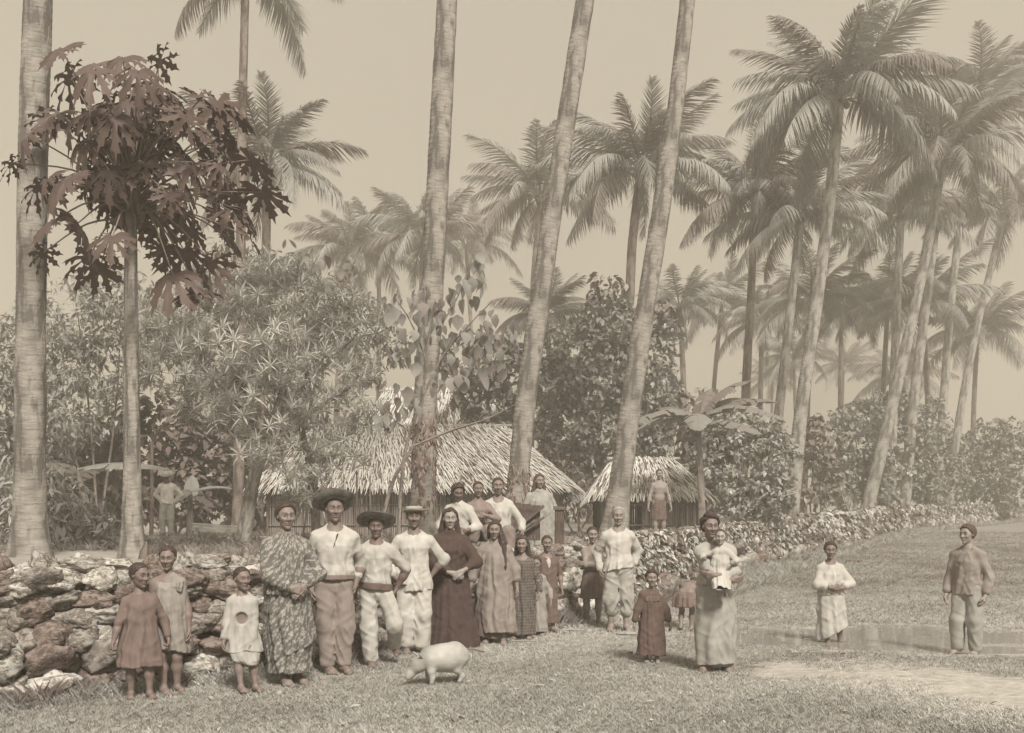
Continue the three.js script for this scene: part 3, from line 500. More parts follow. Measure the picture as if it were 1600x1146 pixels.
banana('young banana plant with one long pale leaf behind the papaya trunk', 21, [150, 822], [120, 735], [[-0.1, 2.0, 0.28, 0.35, 0.34, 0.5, 0.2], [3.3, 1.2, 0.5, 0.7, 0.28, 0.5, 0.16], [1.6, 1.4, 1.2, 0.6], [4.4, 1.2, 0.6, 0.9], [2.5, 1.3, 0.9, 0.8]]);
banana('little banana plant beside the figure in the yard', 26, [297, 815], [297, 770], [[0.1, 1.1, 0.55, 0.5, 0.2, 0.3, 0.2], [3.0, 0.8, 0.9, 0.6, 0.2, 0.3, 0.15], [1.8, 1.2, 2.4, 0.35, 0.2, 0.2, 0.22], [4.7, 0.8, 0.6, 1.1, 0.2, 0.5, 0.16], [5.6, 0.9, 0.4, 0.9, 0.2]]);
// ------------------------------------------------------------------ bushes and hedges
bush('bush', 'round glossy bush behind the overgrown wall, under the tallest palm', 30, 1160, [[1160, 725, 76, 70], [1110, 740, 40, 56, 0.3], [1205, 715, 40, 60, 0.3], [1150, 670, 50, 34], [1170, 780, 72, 36, -0.3], [1215, 770, 30, 36]], { size: 0.18, density: 2.5, mat: leafOf(0.18, 0.45, 0.35) });
const HEDGE = 'bushes of the far hedge';
[['bush of the far hedge nearest the tall leaning palm', 39, 1275, [[1275, 735, 40, 62], [1265, 690, 30, 40, 1]], 0.10], ['bush of the far hedge before the palm that leans far over', 47, 1345, [[1335, 690, 56, 52], [1320, 750, 52, 46], [1375, 735, 44, 52]], 0.15],
 ['bush of the far hedge behind the leaning trunk foot', 55, 1425, [[1420, 690, 52, 52], [1410, 750, 50, 44], [1460, 740, 50, 52]], 0.15], ['bush of the far hedge by the right edge', 66, 1505, [[1500, 730, 46, 56], [1545, 720, 46, 70], [1580, 730, 50, 70]], 0.13],
 ['tall bush of the far hedge under the straight pale trunk', 57, 1395, [[1395, 650, 50, 40], [1345, 655, 44, 34], [1440, 655, 46, 40]], 0.15]].forEach(([label, d, f, l, v]) => bush('bush', label, d, f, l, { size: 0.26, density: 2.3, group: HEDGE, mat: leafOf(v, 0.4, 0.4) }));
// thickets behind the yard, left
const TH = 'thickets behind the yard';
[['pale feathery thicket behind the papaya trunk, upper part', 30, 150, [[120, 500, 90, 60], [190, 480, 60, 60], [80, 560, 70, 60], [180, 570, 70, 60], [110, 640, 80, 50]], FINE, 0.17, 0.30],
 ['dark thicket behind the figure in the yard', 33, 270, [[250, 690, 80, 70], [310, 730, 60, 70], [200, 720, 70, 70], [330, 660, 60, 60], [260, 770, 90, 50], [340, 780, 60, 44]], BROAD, 0.075, 0.3],
 ['dark thicket behind the papaya foot', 35, 130, [[150, 740, 70, 70], [80, 760, 80, 66], [180, 780, 70, 50], [10, 770, 80, 70], [110, 690, 80, 50]], BROAD, 0.08, 0.3],
 ['dark thicket under the needle-leaved tree', 37, 420, [[400, 760, 70, 60], [450, 700, 80, 60], [380, 690, 60, 60], [520, 690, 60, 50]], BROAD, 0.075, 0.3],
 ['pale fern bank at the left edge above the wall', 16, 110, [[110, 800, 60, 34], [60, 770, 50, 50], [160, 830, 40, 22], [20, 790, 50, 60], [70, 830, 60, 24]], FINE, 0.17, 0.20],
 ['tall thicket behind the needle-leaved tree', 36, 420, [[370, 430, 70, 50], [440, 480, 90, 70], [520, 500, 70, 60], [330, 520, 80, 60], [580, 540, 50, 60], [400, 590, 90, 50]], FINE, 0.12, 0.34],
 ['thicket behind the ridge of the long hut', 40, 760, [[740, 560, 60, 44], [800, 580, 46, 50], [770, 630, 60, 40], [840, 640, 46, 60]], BROAD, 0.12, 0.36],
 ['low thicket between the two huts', 34, 900, [[890, 770, 40, 40], [940, 780, 40, 34], [850, 740, 40, 40]], FINE, 0.07, 0.26],
 ['thicket behind the small hut', 38, 1060, [[1050, 690, 50, 50], [1090, 650, 44, 50], [1020, 720, 50, 50], [1110, 720, 40, 60]], BROAD, 0.10, 0.32],
 ['grey thicket at the left edge under the papaya leaves', 26, 40, [[30, 640, 60, 60], [60, 690, 60, 50], [0, 560, 70, 70], [10, 720, 60, 60]], FINE, 0.15, 0.26],
].forEach(([label, d, f, l, geos, v, size]) => bush('thicket', label, d, f, l, { category: 'thicket', geos, size, density: 2.3, group: TH, mat: leafOf(v) }));
// creeper over the far wall
{
  const R = rng(90), g = thing('creeper', 'leafy creeper and ferns smothering the wall along the lane', 'creeper'), set = [[], []];
  for (let i = 0; i < 17000; i++) {
    const seg = 9 + Math.floor(R() * 5.99), [x, d] = wallPoint(seg, R(), 0.45 - Math.pow(R(), 1.3) * 0.9), y = tab(LANE, d) + 0.15 + R() * 1.15;
    if (fbm(x * 0.9, y * 2, d * 0.9, 3) < -0.12 && y < tab(LANE, d) + 1.0) continue;
    set[0].push(mat4(V(x, y, -d), (R() - 0.5) * 1.4, R() * 6.28, (R() - 0.5) * 1.2, (0.085 + R() * 0.075) * (d > 34 ? 1.6 : 1))); set[1].push(tone(R() < 0.3 ? 0.16 : 0.32 + R() * 0.3));
  }
  const m = leafMat(1, 0.25); m.color.setRGB(1, 1, 1); instanced('foliage', BROAD[0], m, set[0], set[1], g);
}
// ------------------------------------------------------------------ huts: reed walls under thatch
const strand = (() => { const g = new THREE.BoxGeometry(1, 0.02, 0.05, 3, 1, 1), p = g.attributes.position; for (let i = 0; i < p.count; i++) { const t = p.getX(i) + 0.5; p.setX(i, t); p.setY(i, p.getY(i) + 0.03 * Math.sin(t * 3) - 0.03 * t); p.setZ(i, p.getZ(i) * (1 - 0.6 * t)); } g.computeVertexNormals(); return g; })();
const strandMat = M({ roughness: 0.85 }), roofMat = M({ color: tone(0.4), map: tbMap, bumpMap: tbBump, bumpScale: 0.05 }), reedGeo = new THREE.CylinderGeometry(1, 1, 1, 6, 1).translate(0, 0.5, 0), reedMat = M({ roughness: 0.8 });
function hut(label, o) {
  // eaves rectangle x0..x1, z0 (front) .. z1 (back), hip inset at each end; y relative to the yard
  const cx = (o.x0 + o.x1) / 2, y0 = height(cx, -o.z0) - 0.05, g = thing('thatched_hut', label, 'hut', 'thatched huts', [cx, y0, (o.z0 + o.z1) / 2]), R = rng(o.seed);
  const x0 = o.x0 - cx, x1 = o.x1 - cx, hz = (o.z0 - o.z1) / 2, e = o.eave, r = o.ridge, A = [V(x0, e, hz), V(x1, e, hz), V(x1, e, -hz), V(x0, e, -hz)], P = V(x0 + o.hipL, r, 0), Q = V(x1 - o.hipR, r, 0);
  const faces = [[A[0], A[1], Q, P], [A[1], A[2], Q, Q], [A[2], A[3], P, Q], [A[3], A[0], P, P]];
  const pos = [], idx = [], uv = []; faces.forEach((f) => { const k = pos.length / 3; f.forEach((v) => { pos.push(v.x, v.y, v.z); uv.push(v.x + v.z, v.y); }); idx.push(k, k + 1, k + 2, k, k + 2, k + 3); });
  A.forEach((v) => { pos.push(v.x * 0.99, v.y - 0.05, v.z * 0.99); uv.push(v.x, v.z); }); const kk = pos.length / 3 - 4; idx.push(kk, kk + 2, kk + 1, kk, kk + 3, kk + 2);
  const roof = mesh('roof', geoFrom(pos, idx, uv), roofMat, g);
  // thatch: overlapping rows of long leaf strips
  const set = [[], []];
  faces.slice(0, 2).concat([faces[3]], o.back ? [faces[2]] : []).forEach((f) => {
    const bot = f[1].clone().sub(f[0]), w = bot.length(), up = f[3].clone().lerp(f[2], 0.5).sub(f[0].clone().lerp(f[1], 0.5)), n = bot.clone().cross(up).normalize(), H = up.length(), rows = Math.round(H / o.lap);
    for (let j = 0; j <= rows; j++) { const v = j / rows, a = f[0].clone().lerp(f[3], v), b = f[1].clone().lerp(f[2], v), len = a.distanceTo(b), nn = Math.round(len / o.pitch) + 3;
      for (let i = 0; i < nn; i++) {
        const t = (i + R()) / nn, p = a.clone().lerp(b, t).addScaledVector(n, 0.03 + 0.05 * R()), dn = a.clone().lerp(b, t).sub(f[3].clone().lerp(f[2], t)).normalize(); if (v === 1) dn.copy(up).multiplyScalar(-1).normalize();
        dn.addScaledVector(bot.clone().normalize(), (R() - 0.5) * 0.36 + (o.slant ?? 0)).addScaledVector(n, 0.02 + R() * 0.07).normalize();
        const s = o.lap * (1.5 + R() * 0.9), X = dn, Z = X.clone().cross(n).normalize(), Y = Z.clone().cross(X), m = new THREE.Matrix4().makeBasis(X.clone().multiplyScalar(s), Y.clone().multiplyScalar(o.thick ?? 1), Z.clone().multiplyScalar(o.wide ?? 1)); m.setPosition(p.addScaledVector(dn, -s * 0.35));
        set[0].push(m); const q = R(); set[1].push(tone(q < 0.2 ? 0.13 : 0.36 + R() * 0.27));
      } }
  });
  instanced('thatch', strand, strandMat, set[0], set[1], roof);
  // reeds
  const wl = [[], []], inx = o.inset ?? 0.45, B = [V(x0 + inx, 0, hz - inx), V(x1 - inx, 0, hz - inx), V(x1 - inx, 0, -hz + inx), V(x0 + inx, 0, -hz + inx)];
  for (let s = 0; s < 4; s++) { const a = B[s], b = B[(s + 1) % 4], n = Math.round(a.distanceTo(b) / 0.062); for (let i = 0; i < n; i++) { const t = (i + 0.5) / n; if (s === 0 && (o.doors ?? []).some(([u, w]) => Math.abs(t - u) < w)) continue; const p = a.clone().lerp(b, t); wl[0].push(mat4(V(p.x, 0, p.z), (R() - 0.5) * 0.03, R() * 6, (R() - 0.5) * 0.03, V(0.03, e + 0.25, 0.03))); wl[1].push(tone(0.15 + R() * 0.13)); } }
  const wall = new THREE.Group(); wall.name = 'wall'; g.add(wall); instanced('reeds', reedGeo, reedMat, wl[0], wl[1], wall);
  for (const y of [0.35, 0.95]) { const a = B[0], b = B[1], bar = mesh('batten', limb([V(a.x, y, a.z + 0.05), V((a.x + b.x) / 2, y + 0.02, a.z + 0.055), V(b.x, y, b.z + 0.05)], [0.022], 6, 3), treeBark[1], wall); }
  for (let i = 0; i <= 5; i++) mesh('post', limb([V(lerp(B[0].x, B[1].x, i / 5), 0, B[0].z + 0.09), V(lerp(B[0].x, B[1].x, i / 5) + 0.03, (e + 0.2) * 0.5, B[0].z + 0.1), V(lerp(B[0].x, B[1].x, i / 5), e + 0.2, B[0].z + 0.08)], [0.045, 0.04], 7, 3, 0.1), treeBark[0], wall);
  mesh('ridge_pole', limb([P.clone().add(V(-0.2, 0.06, 0)), P.clone().lerp(Q, 0.5).add(V(0, 0.03, 0)), Q.clone().add(V(0.2, 0.06, 0))], [0.07], 7, 4, 0.1), treeBark[2], roof);
  return g;
}
hut('long thatched hut with reed walls behind the row of people', { x0: -7.7, x1: 1.9, z0: -28, z1: -34.4, eave: 1.42, ridge: 3.55, hipL: 1.3, hipR: 2.1, seed: 4, lap: 0.28, pitch: 0.045, slant: 0.12, wide: 0.75, doors: [[0.63, 0.03]] });
hut('small thatched hut behind the banana plant', { x0: 2.3, x1: 5.75, z0: -27.4, z1: -31.4, eave: 1.15, ridge: 2.35, hipL: 0.8, hipR: 0.8, seed: 6, lap: 0.24, pitch: 0.045, wide: 0.75, inset: 0.35, doors: [[0.3, 0.1]] });
hut('tall thatched house half hidden behind the ridge of the long hut', { x0: -6.9, x1: 0.6, z0: -41, z1: -47, eave: 4.0, ridge: 6.6, hipL: 1, hipR: 1, seed: 8, lap: 0.5, pitch: 0.1, wide: 1.5 });
// ------------------------------------------------------------------ figures: distance fields meshed on a grid
const smin = (a, b, k) => { const h = Math.max(k - Math.abs(a - b), 0) / k; return Math.min(a, b) - h * h * k * 0.25; };
const smax = (a, b, k) => -smin(-a, -b, k);
function cone(a, b, ra, rb) { const dx = b.x - a.x, dy = b.y - a.y, dz = b.z - a.z, L2 = dx * dx + dy * dy + dz * dz || 1e-9; return (x, y, z) => { const px = x - a.x, py = y - a.y, pz = z - a.z, t = clamp((px * dx + py * dy + pz * dz) / L2), qx = px - dx * t, qy = py - dy * t, qz = pz - dz * t; return Math.sqrt(qx * qx + qy * qy + qz * qz) - (ra + (rb - ra) * t); }; }
const ball = (c, r) => (x, y, z) => Math.hypot(x - c.x, y - c.y, z - c.z) - r;
function egg(c, r) { const m = Math.min(r.x, r.y, r.z); return (x, y, z) => { const q = Math.hypot((x - c.x) / r.x, (y - c.y) / r.y, (z - c.z) / r.z); return (q - 1) * (q < 1 ? m : lerp(m, Math.max(r.x, r.y, r.z), 0.3)); }; }
const blend = (list, k) => (x, y, z) => { let d = 1e9; for (const f of list) d = smin(d, f(x, y, z), k); return d; };
function polygonize(f, lo, hi, cell, o = {}) {   // surface nets
  const B = 4, n = [0, 1, 2].map((i) => Math.ceil((hi[i] - lo[i]) / cell / B) * B + 1), [nx, ny, nz] = n, val = new Float32Array(nx * ny * nz).fill(1), X = (i) => lo[0] + i * cell, Y = (i) => lo[1] + i * cell, Z = (i) => lo[2] + i * cell, I = (i, j, k) => (k * ny + j) * nx + i;
  const far = cell * B * 0.87 * 1.5 + (o.margin ?? 0.02);
  for (let k = 0; k < nz; k += B) for (let j = 0; j < ny; j += B) for (let i = 0; i < nx; i += B) {
    const d = f(X(i + B / 2), Y(j + B / 2), Z(k + B / 2)), deep = Math.abs(d) > far;
    for (let c = k; c < Math.min(k + B, nz); c++) for (let b = j; b < Math.min(j + B, ny); b++) for (let a = i; a < Math.min(i + B, nx); a++) val[I(a, b, c)] = deep ? d : f(X(a), Y(b), Z(c));
  }
  const id = new Int32Array(nx * ny * nz).fill(-1), pos = [];
  const E = [[0, 1], [0, 2], [0, 4], [1, 3], [1, 5], [2, 3], [2, 6], [3, 7], [4, 5], [4, 6], [5, 7], [6, 7]], c8 = new Float32Array(8);
  for (let k = 0; k < nz - 1; k++) for (let j = 0; j < ny - 1; j++) for (let i = 0; i < nx - 1; i++) {
    let neg = 0; for (let q = 0; q < 8; q++) { c8[q] = val[I(i + (q & 1), j + ((q >> 1) & 1), k + (q >> 2))]; if (c8[q] < 0) neg++; }
    if (neg === 0 || neg === 8) continue;
    let sx = 0, sy = 0, sz = 0, m = 0;
    for (const [a, b] of E) if ((c8[a] < 0) !== (c8[b] < 0)) { const t = c8[a] / (c8[a] - c8[b]); sx += lerp(a & 1, b & 1, t); sy += lerp((a >> 1) & 1, (b >> 1) & 1, t); sz += lerp(a >> 2, b >> 2, t); m++; }
    id[I(i, j, k)] = pos.length / 3; pos.push(X(i + sx / m), Y(j + sy / m), Z(k + sz / m));
  }
  const idx = [], quad = (a, b, c, d, flip) => { if (a < 0 || b < 0 || c < 0 || d < 0) return; flip ? idx.push(a, c, b, a, d, c) : idx.push(a, b, c, a, c, d); };
  for (let k = 1; k < nz - 1; k++) for (let j = 1; j < ny - 1; j++) for (let i = 1; i < nx - 1; i++) {
    const v = val[I(i, j, k)] < 0;
    if (v !== (val[I(i + 1, j, k)] < 0)) quad(id[I(i, j - 1, k - 1)], id[I(i, j, k - 1)], id[I(i, j, k)], id[I(i, j - 1, k)], !v);
    if (v !== (val[I(i, j + 1, k)] < 0)) quad(id[I(i - 1, j, k - 1)], id[I(i - 1, j, k)], id[I(i, j, k)], id[I(i, j, k - 1)], !v);
    if (v !== (val[I(i, j, k + 1)] < 0)) quad(id[I(i - 1, j - 1, k)], id[I(i, j - 1, k)], id[I(i, j, k)], id[I(i - 1, j, k)], !v);
  }
  const nor = new Float32Array(pos.length), uv = [], col = [], e = cell * 0.6;
  for (let i = 0; i < pos.length; i += 3) {
    const [x, y, z] = [pos[i], pos[i + 1], pos[i + 2]], gx = f(x + e, y, z) - f(x - e, y, z), gy = f(x, y + e, z) - f(x, y - e, z), gz = f(x, y, z + e) - f(x, y, z - e), L = Math.hypot(gx, gy, gz) || 1;
    nor[i] = gx / L; nor[i + 1] = gy / L; nor[i + 2] = gz / L;
    uv.push(Math.atan2(x, z) * 0.22, y); if (o.color) col.push(...o.color(x, y, z));
  }
  const g = new THREE.BufferGeometry(); g.setAttribute('position', new THREE.Float32BufferAttribute(pos, 3)); g.setAttribute('normal', new THREE.BufferAttribute(nor, 3)); g.setAttribute('uv', new THREE.Float32BufferAttribute(uv, 2));
  if (o.color) g.setAttribute('color', new THREE.Float32BufferAttribute(col, 3));
  g.setIndex(idx); return g;
}
// cloth
const weave = texture(256, (u, v) => clamp(0.5 + 0.25 * Math.sin(u * 2 * Math.PI * 32) * Math.sin(v * 2 * Math.PI * 32) + 0.8 * (pf(u, v, 8, 91, 4) - 0.5)), [5, 5]), mottle = texture(256, (u, v) => { const g = 0.82 + 0.5 * (pf(u, v, 5, 95, 4) - 0.3); return [g, g * 0.985, g * 0.97]; }, [2, 2], true);
const clothMats = {};
const cloth = (v) => clothMats[v] ??= M({ color: tone(v > 0.12 ? v * 0.63 : v), map: mottle, bumpMap: weave, bumpScale: 0.0012, roughness: 0.95 });
const floral = M({ color: tone(0.36), bumpMap: weave, bumpScale: 0.0012, map: texture(512, (u, v) => { let b = 0.34; for (let k = 0; k < 2; k++) { const s = k ? 7 : 11, cu = Math.floor(u * s), cv = Math.floor(v * s); for (let i = -1; i <= 1; i++) for (let j = -1; j <= 1; j++) { const a = ((cu + i) % s + s) % s, c = ((cv + j) % s + s) % s, dx = u * s - (cu + i + hash3(a, c, 5 + k)), dy = v * s - (cv + j + hash3(a, c, 9 + k)), r = Math.hypot(dx, dy), th = Math.atan2(dy, dx); if (r < 0.27 * (0.75 + 0.3 * Math.cos(th * 5)) && r > 0.06) b = 1.0; if (Math.abs(dx - 0.25 * Math.sin(dy * 4)) < 0.05 && r < 0.6) b = Math.max(b, 0.75); } } b *= 0.9 + 0.3 * (pf(u, v, 6, 99, 3) - 0.5); return [b, b * 0.97, b * 0.95]; }, [2.4, 2.4], true) });
const spotted = M({ color: tone(0.24), bumpMap: weave, bumpScale: 0.0012, map: texture(256, (u, v) => { const s = 9, a = Math.floor(u * s), c = Math.floor(v * s), r = Math.hypot(u * s - a - 0.5 + 0.3 * (hash3(a, c, 1) - 0.5), v * s - c - 0.5 + 0.3 * (hash3(a, c, 2) - 0.5)), b = (r < 0.22 ? 0.95 : 0.38) * (0.85 + 0.4 * (pf(u, v, 6, 9, 3) - 0.4)); return [b, b * 0.96, b * 0.93]; }, [3, 3], true) });
const hairMat = { dark: M({ color: tone(0.028), roughness: 0.6 }), grey: M({ color: tone(0.3), roughness: 0.9 }), brown: M({ color: tone(0.05), roughness: 0.75 }) };
const straw = M({ color: tone(0.3), map: tbMap, bumpMap: weave, bumpScale: 0.006, roughness: 0.9 }), strawPale = M({ color: tone(0.55), map: mottle, bumpMap: weave, bumpScale: 0.006 }), bandMat = M({ color: tone(0.07) });
const skinMat = M({ vertexColors: true, roughness: 0.62 });

function figure(label, s) {
  const H = s.H, hh = H * (s.head ?? (H > 1.45 ? 0.147 : H > 1.15 ? 0.162 : 0.182)), child = H < 1.45, b = s.build ?? 1, ps = s.pose ?? {}, near = s.cell ?? 0.013;
  const gx = s.x ?? (s.px - CX) * s.d / F, root = thing('person', label, 'person', 'people of the village', [gx, s.y ?? height(gx, s.d), -s.d], s.yaw ?? 0);
  const S3 = (a) => V(a[0] * H, a[1] * H, a[2] * H), legF = child ? 0.475 : 0.5;
  // skeleton
  const pel = S3([ps.hip?.[0] ?? 0, ps.hip?.[1] ?? legF, ps.hip?.[2] ?? 0]), lx = ps.lean?.[0] ?? 0, lz = ps.lean?.[1] ?? 0, up = V(Math.sin(lx), Math.cos(lx) * Math.cos(lz), Math.sin(lz)).normalize();
  const torso = H - hh * 1.30 - legF * H, sh = pel.clone().addScaledVector(up, torso), tw = ps.twist ?? 0, side = V(Math.cos(tw), -Math.sin(lx) * 0.9, -Math.sin(tw)).normalize(), sw = H * (child ? 0.088 : 0.096) * (s.shoulder ?? 1);
  const neck = sh.clone().addScaledVector(up, 0.02 * H), hd = neck.clone().addScaledVector(up, hh * 0.74).add(V(0, 0, hh * 0.10)).add(S3(ps.headOff ?? [0, 0, 0]));
  const hq = new THREE.Quaternion().setFromEuler(new THREE.Euler(ps.pitch ?? 0.02, ps.turn ?? 0, ps.roll ?? 0, 'YXZ')), hi4 = new THREE.Matrix4().makeRotationFromQuaternion(hq).invert().elements;
  const toHead = (x, y, z) => { x -= hd.x; y -= hd.y; z -= hd.z; return [(hi4[0] * x + hi4[4] * y + hi4[8] * z) / hh, (hi4[1] * x + hi4[5] * y + hi4[9] * z) / hh, (hi4[2] * x + hi4[6] * y + hi4[10] * z) / hh]; };
  const fromHead = (x, y, z) => V(x, y, z).multiplyScalar(hh).applyQuaternion(hq).add(hd);
  const ik = (a, c, l1, l2, pole) => { const v = c.clone().sub(a), L = Math.min(v.length(), (l1 + l2) * 0.998); v.normalize(); const t = (L * L + l1 * l1 - l2 * l2) / (2 * L), h = Math.sqrt(Math.max(0, l1 * l1 - t * t)), p = pole.clone().addScaledVector(v, -pole.dot(v)).normalize(); return [a.clone().addScaledVector(v, t).addScaledVector(p, h), a.clone().addScaledVector(v, L)]; };
  const arms = [-1, 1].map((q, i) => { const S = sh.clone().addScaledVector(side, q * sw).addScaledVector(up, -0.034 * H), w = S3((i ? ps.hr : ps.hl) ?? [q * 0.15, 0.475, 0.03]), [e, wr] = ik(S, w, 0.178 * H, 0.145 * H, V(...((i ? ps.er : ps.el) ?? [q * 0.6, -0.1, -0.8]))); return { S, e, w: wr, q }; });
  const legs = [-1, 1].map((q, i) => { const h = pel.clone().add(V(q * 0.052 * H, 0, 0)), ft = (i ? ps.fr : ps.fl) ?? [q * 0.06, 0.02, q * 0.25], a = V(ft[0] * H, (ft[3] ?? 0.042) * H, ft[1] * H), [k, an] = ik(h, a, 0.52 * (legF - 0.04) * H, 0.486 * (legF - 0.04) * H, V(...((i ? ps.kr : ps.kl) ?? [q * 0.2, 0, 1]))); return { h, k, a: an, yaw: ft[2] ?? 0, pitch: ft[4] ?? 0, q }; });
  // body
  const R = H * b, parts = [];
  const nr = (s.neckR ?? 0.030) * H * (child ? 0.9 : 1); parts.push(cone(neck.clone().addScaledVector(up, -0.02 * H), fromHead(0, -0.28, -0.12), nr * 1.12, nr));
  const along = (t, x = 0, z = 0) => pel.clone().lerp(sh, t).addScaledVector(side, x * H).add(V(0, 0, z * H));
  for (const q of [-1, 1]) parts.push(cone(neck.clone().addScaledVector(up, 0.005 * H), arms[q > 0 ? 1 : 0].S.clone().addScaledVector(up, 0.004 * H), 0.028 * R, 0.028 * R));
  parts.push(cone(along(0.86, -0.05), along(0.86, 0.05), 0.047 * R, 0.047 * R), cone(along(0.62, -0.042), along(0.62, 0.042), 0.06 * R, 0.06 * R), cone(along(0.3, -0.03), along(0.3, 0.03), 0.058 * R, 0.058 * R), cone(along(0, -0.04), along(0, 0.04), 0.062 * R, 0.062 * R), cone(along(0.1), along(0.85), 0.06 * R, 0.065 * R));
  if (s.bare) { parts.push(cone(along(0.76, -0.055, 0.035), along(0.76, -0.02, 0.04), 0.03 * R, 0.028 * R), cone(along(0.76, 0.055, 0.035), along(0.76, 0.02, 0.04), 0.03 * R, 0.028 * R)); }
  for (const { S, e, w } of arms) parts.push(cone(S, e, 0.031 * R, 0.024 * R), cone(e, e.clone().lerp(w, 0.35), 0.025 * R, 0.0255 * R), cone(e.clone().lerp(w, 0.35), w, 0.0255 * R, 0.0165 * R));
  for (const { h, k, a } of legs) parts.push(cone(h, k, 0.05 * R, 0.033 * R), cone(k, k.clone().lerp(a, 0.35).add(V(0, 0, -0.008 * H)), 0.032 * R, 0.034 * R), cone(k.clone().lerp(a, 0.35).add(V(0, 0, -0.008 * H)), a, 0.034 * R, 0.021 * R));
  const field = blend(parts, 0.028 * H), lo = [1e9, 1e9, 1e9], hi = [-1e9, -1e9, -1e9], grow = (v, r) => { [v.x, v.y, v.z].forEach((c, i) => { lo[i] = Math.min(lo[i], c - r); hi[i] = Math.max(hi[i], c + r); }); };
  for (const { S, e, w } of arms) [S, e, w].forEach((v) => grow(v, 0.06 * H)); for (const { h, k, a } of legs) [h, k, a].forEach((v) => grow(v, 0.08 * H)); grow(hd, 0.03 * H); grow(pel, 0.13 * R);
  const sk = tone(s.skin ?? 0.15), sc = (k) => [sk.r * k, sk.g * k, sk.b * k], plain = (x, y, z) => sc(1 + 0.10 * fbm(x * 14, y * 14, z * 14, 2));
  const geos = [polygonize(field, lo, hi, s.bare ? near : near * 1.25, { color: plain })];
  // head with a face
  const E = (x, y, z, rx, ry, rz) => egg(V(x, y, z), V(rx, ry, rz)), C = (a, c, r0, r1) => cone(V(...a), V(...c), r0, r1);
  const skull = blend([E(0, 0.13, -0.05, 0.325, 0.37, 0.405), E(0, -0.15, 0.07, 0.25, 0.33, 0.275), C([0, -0.38, 0.22], [0, -0.41, 0.27], 0.10, 0.085), C([-0.15, -0.07, 0.24], [-0.19, 0.0, 0.18], 0.11, 0.1), C([0.15, -0.07, 0.24], [0.19, 0.0, 0.18], 0.11, 0.1), C([-0.16, 0.115, 0.285], [0, 0.11, 0.325], 0.06, 0.055), C([0.16, 0.115, 0.285], [0, 0.11, 0.325], 0.06, 0.055)], 0.10);
  const nose = blend([C([0, 0.06, 0.345], [0, -0.10, 0.43], 0.032, 0.055), ball(V(-0.06, -0.115, 0.37), 0.048), ball(V(0.06, -0.115, 0.37), 0.048)], 0.05), lips = blend([C([-0.085, -0.225, 0.325], [0, -0.215, 0.36], 0.03, 0.034), C([0.085, -0.225, 0.325], [0, -0.215, 0.36], 0.03, 0.034), C([-0.075, -0.275, 0.32], [0, -0.28, 0.35], 0.032, 0.038), C([0.075, -0.275, 0.32], [0, -0.28, 0.35], 0.032, 0.038)], 0.03);
  const headF = (x, y, z) => { let d = skull(x, y, z); const ax = Math.abs(x); d = smax(d, -(Math.hypot((ax - 0.135) / 1.25, y - 0.03, z - 0.40) - 0.085), 0.06); d = smin(d, Math.hypot((ax - 0.135) / 1.2, y - 0.028, z - 0.268) - 0.066, 0.02); d = smin(d, nose(x, y, z), 0.05); d = smin(d, lips(x, y, z), 0.035); d = smax(d, -(Math.hypot(Math.max(0, ax - 0.09), (y + 0.25) * 3, z - 0.375) - 0.022), 0.02); return smin(d, Math.hypot((ax - 0.325) / 0.035, (y + 0.0) / 0.11, (z + 0.03) / 0.065) * 0.035 - 0.035, 0.03); };
  const neckF = cone(neck, fromHead(0, -0.28, -0.12), nr * 1.12, nr), hf = (x, y, z) => { const [a, c, e] = toHead(x, y, z); return smin(headF(a, c, e) * hh, neckF(x, y, z), 0.03 * hh); };
  const faceCol = (x, y, z) => { const [a, c, e] = toHead(x, y, z), ax = Math.abs(a); if (e > 0.2) { if (Math.abs(c - 0.024) < 0.026 && ax > 0.06 && ax < 0.21 && e > 0.27) return Math.abs(ax - 0.135) < 0.036 ? sc(0.3) : sc(0.9); if (Math.abs(c - 0.155 + 0.25 * (ax - 0.13) ** 2) < 0.024 && ax > 0.05 && ax < 0.23) return sc(0.45); if (c > -0.315 && c < -0.19 && ax < 0.11 - Math.abs(c + 0.25) * 0.4) return sc(Math.abs(c + 0.25) < 0.012 ? 0.62 : 0.92); } if (s.stubble && c < -0.13 && e > 0.02 && (ax > 0.12 || c < -0.32)) return sc(0.6); return sc(1 + 0.08 * fbm(x * 25, y * 25, z * 25, 2)); };
  const r6 = hh * 0.62; geos.push(polygonize(hf, [hd.x - r6, neck.y - 0.02 * H, hd.z - r6], [hd.x + r6, hd.y + r6, hd.z + r6], near * 0.42, { color: faceCol, margin: 0.012 }));
  // hands
  arms.forEach(({ e, w, q }, i) => {
    if (s.noHands?.[i]) return;
    const hand = (i ? ps.hdr : ps.hdl), f = hand ? V(...hand).normalize() : w.clone().sub(e).normalize(), n0 = V(...((i ? ps.hnr : ps.hnl) ?? [-q, 0, 0.25])), n = n0.addScaledVector(f, -n0.dot(f)).normalize(), t = f.clone().cross(n), cu = ps.curl ?? 0.4, P = (a, c, g2) => w.clone().addScaledVector(f, a * H).addScaledVector(t, c * H).addScaledVector(n, g2 * H), bits = [];
    const th = q > 0 ? 1 : -1, th2 = t.z >= 0 ? 1 : -1; // thumb towards the front
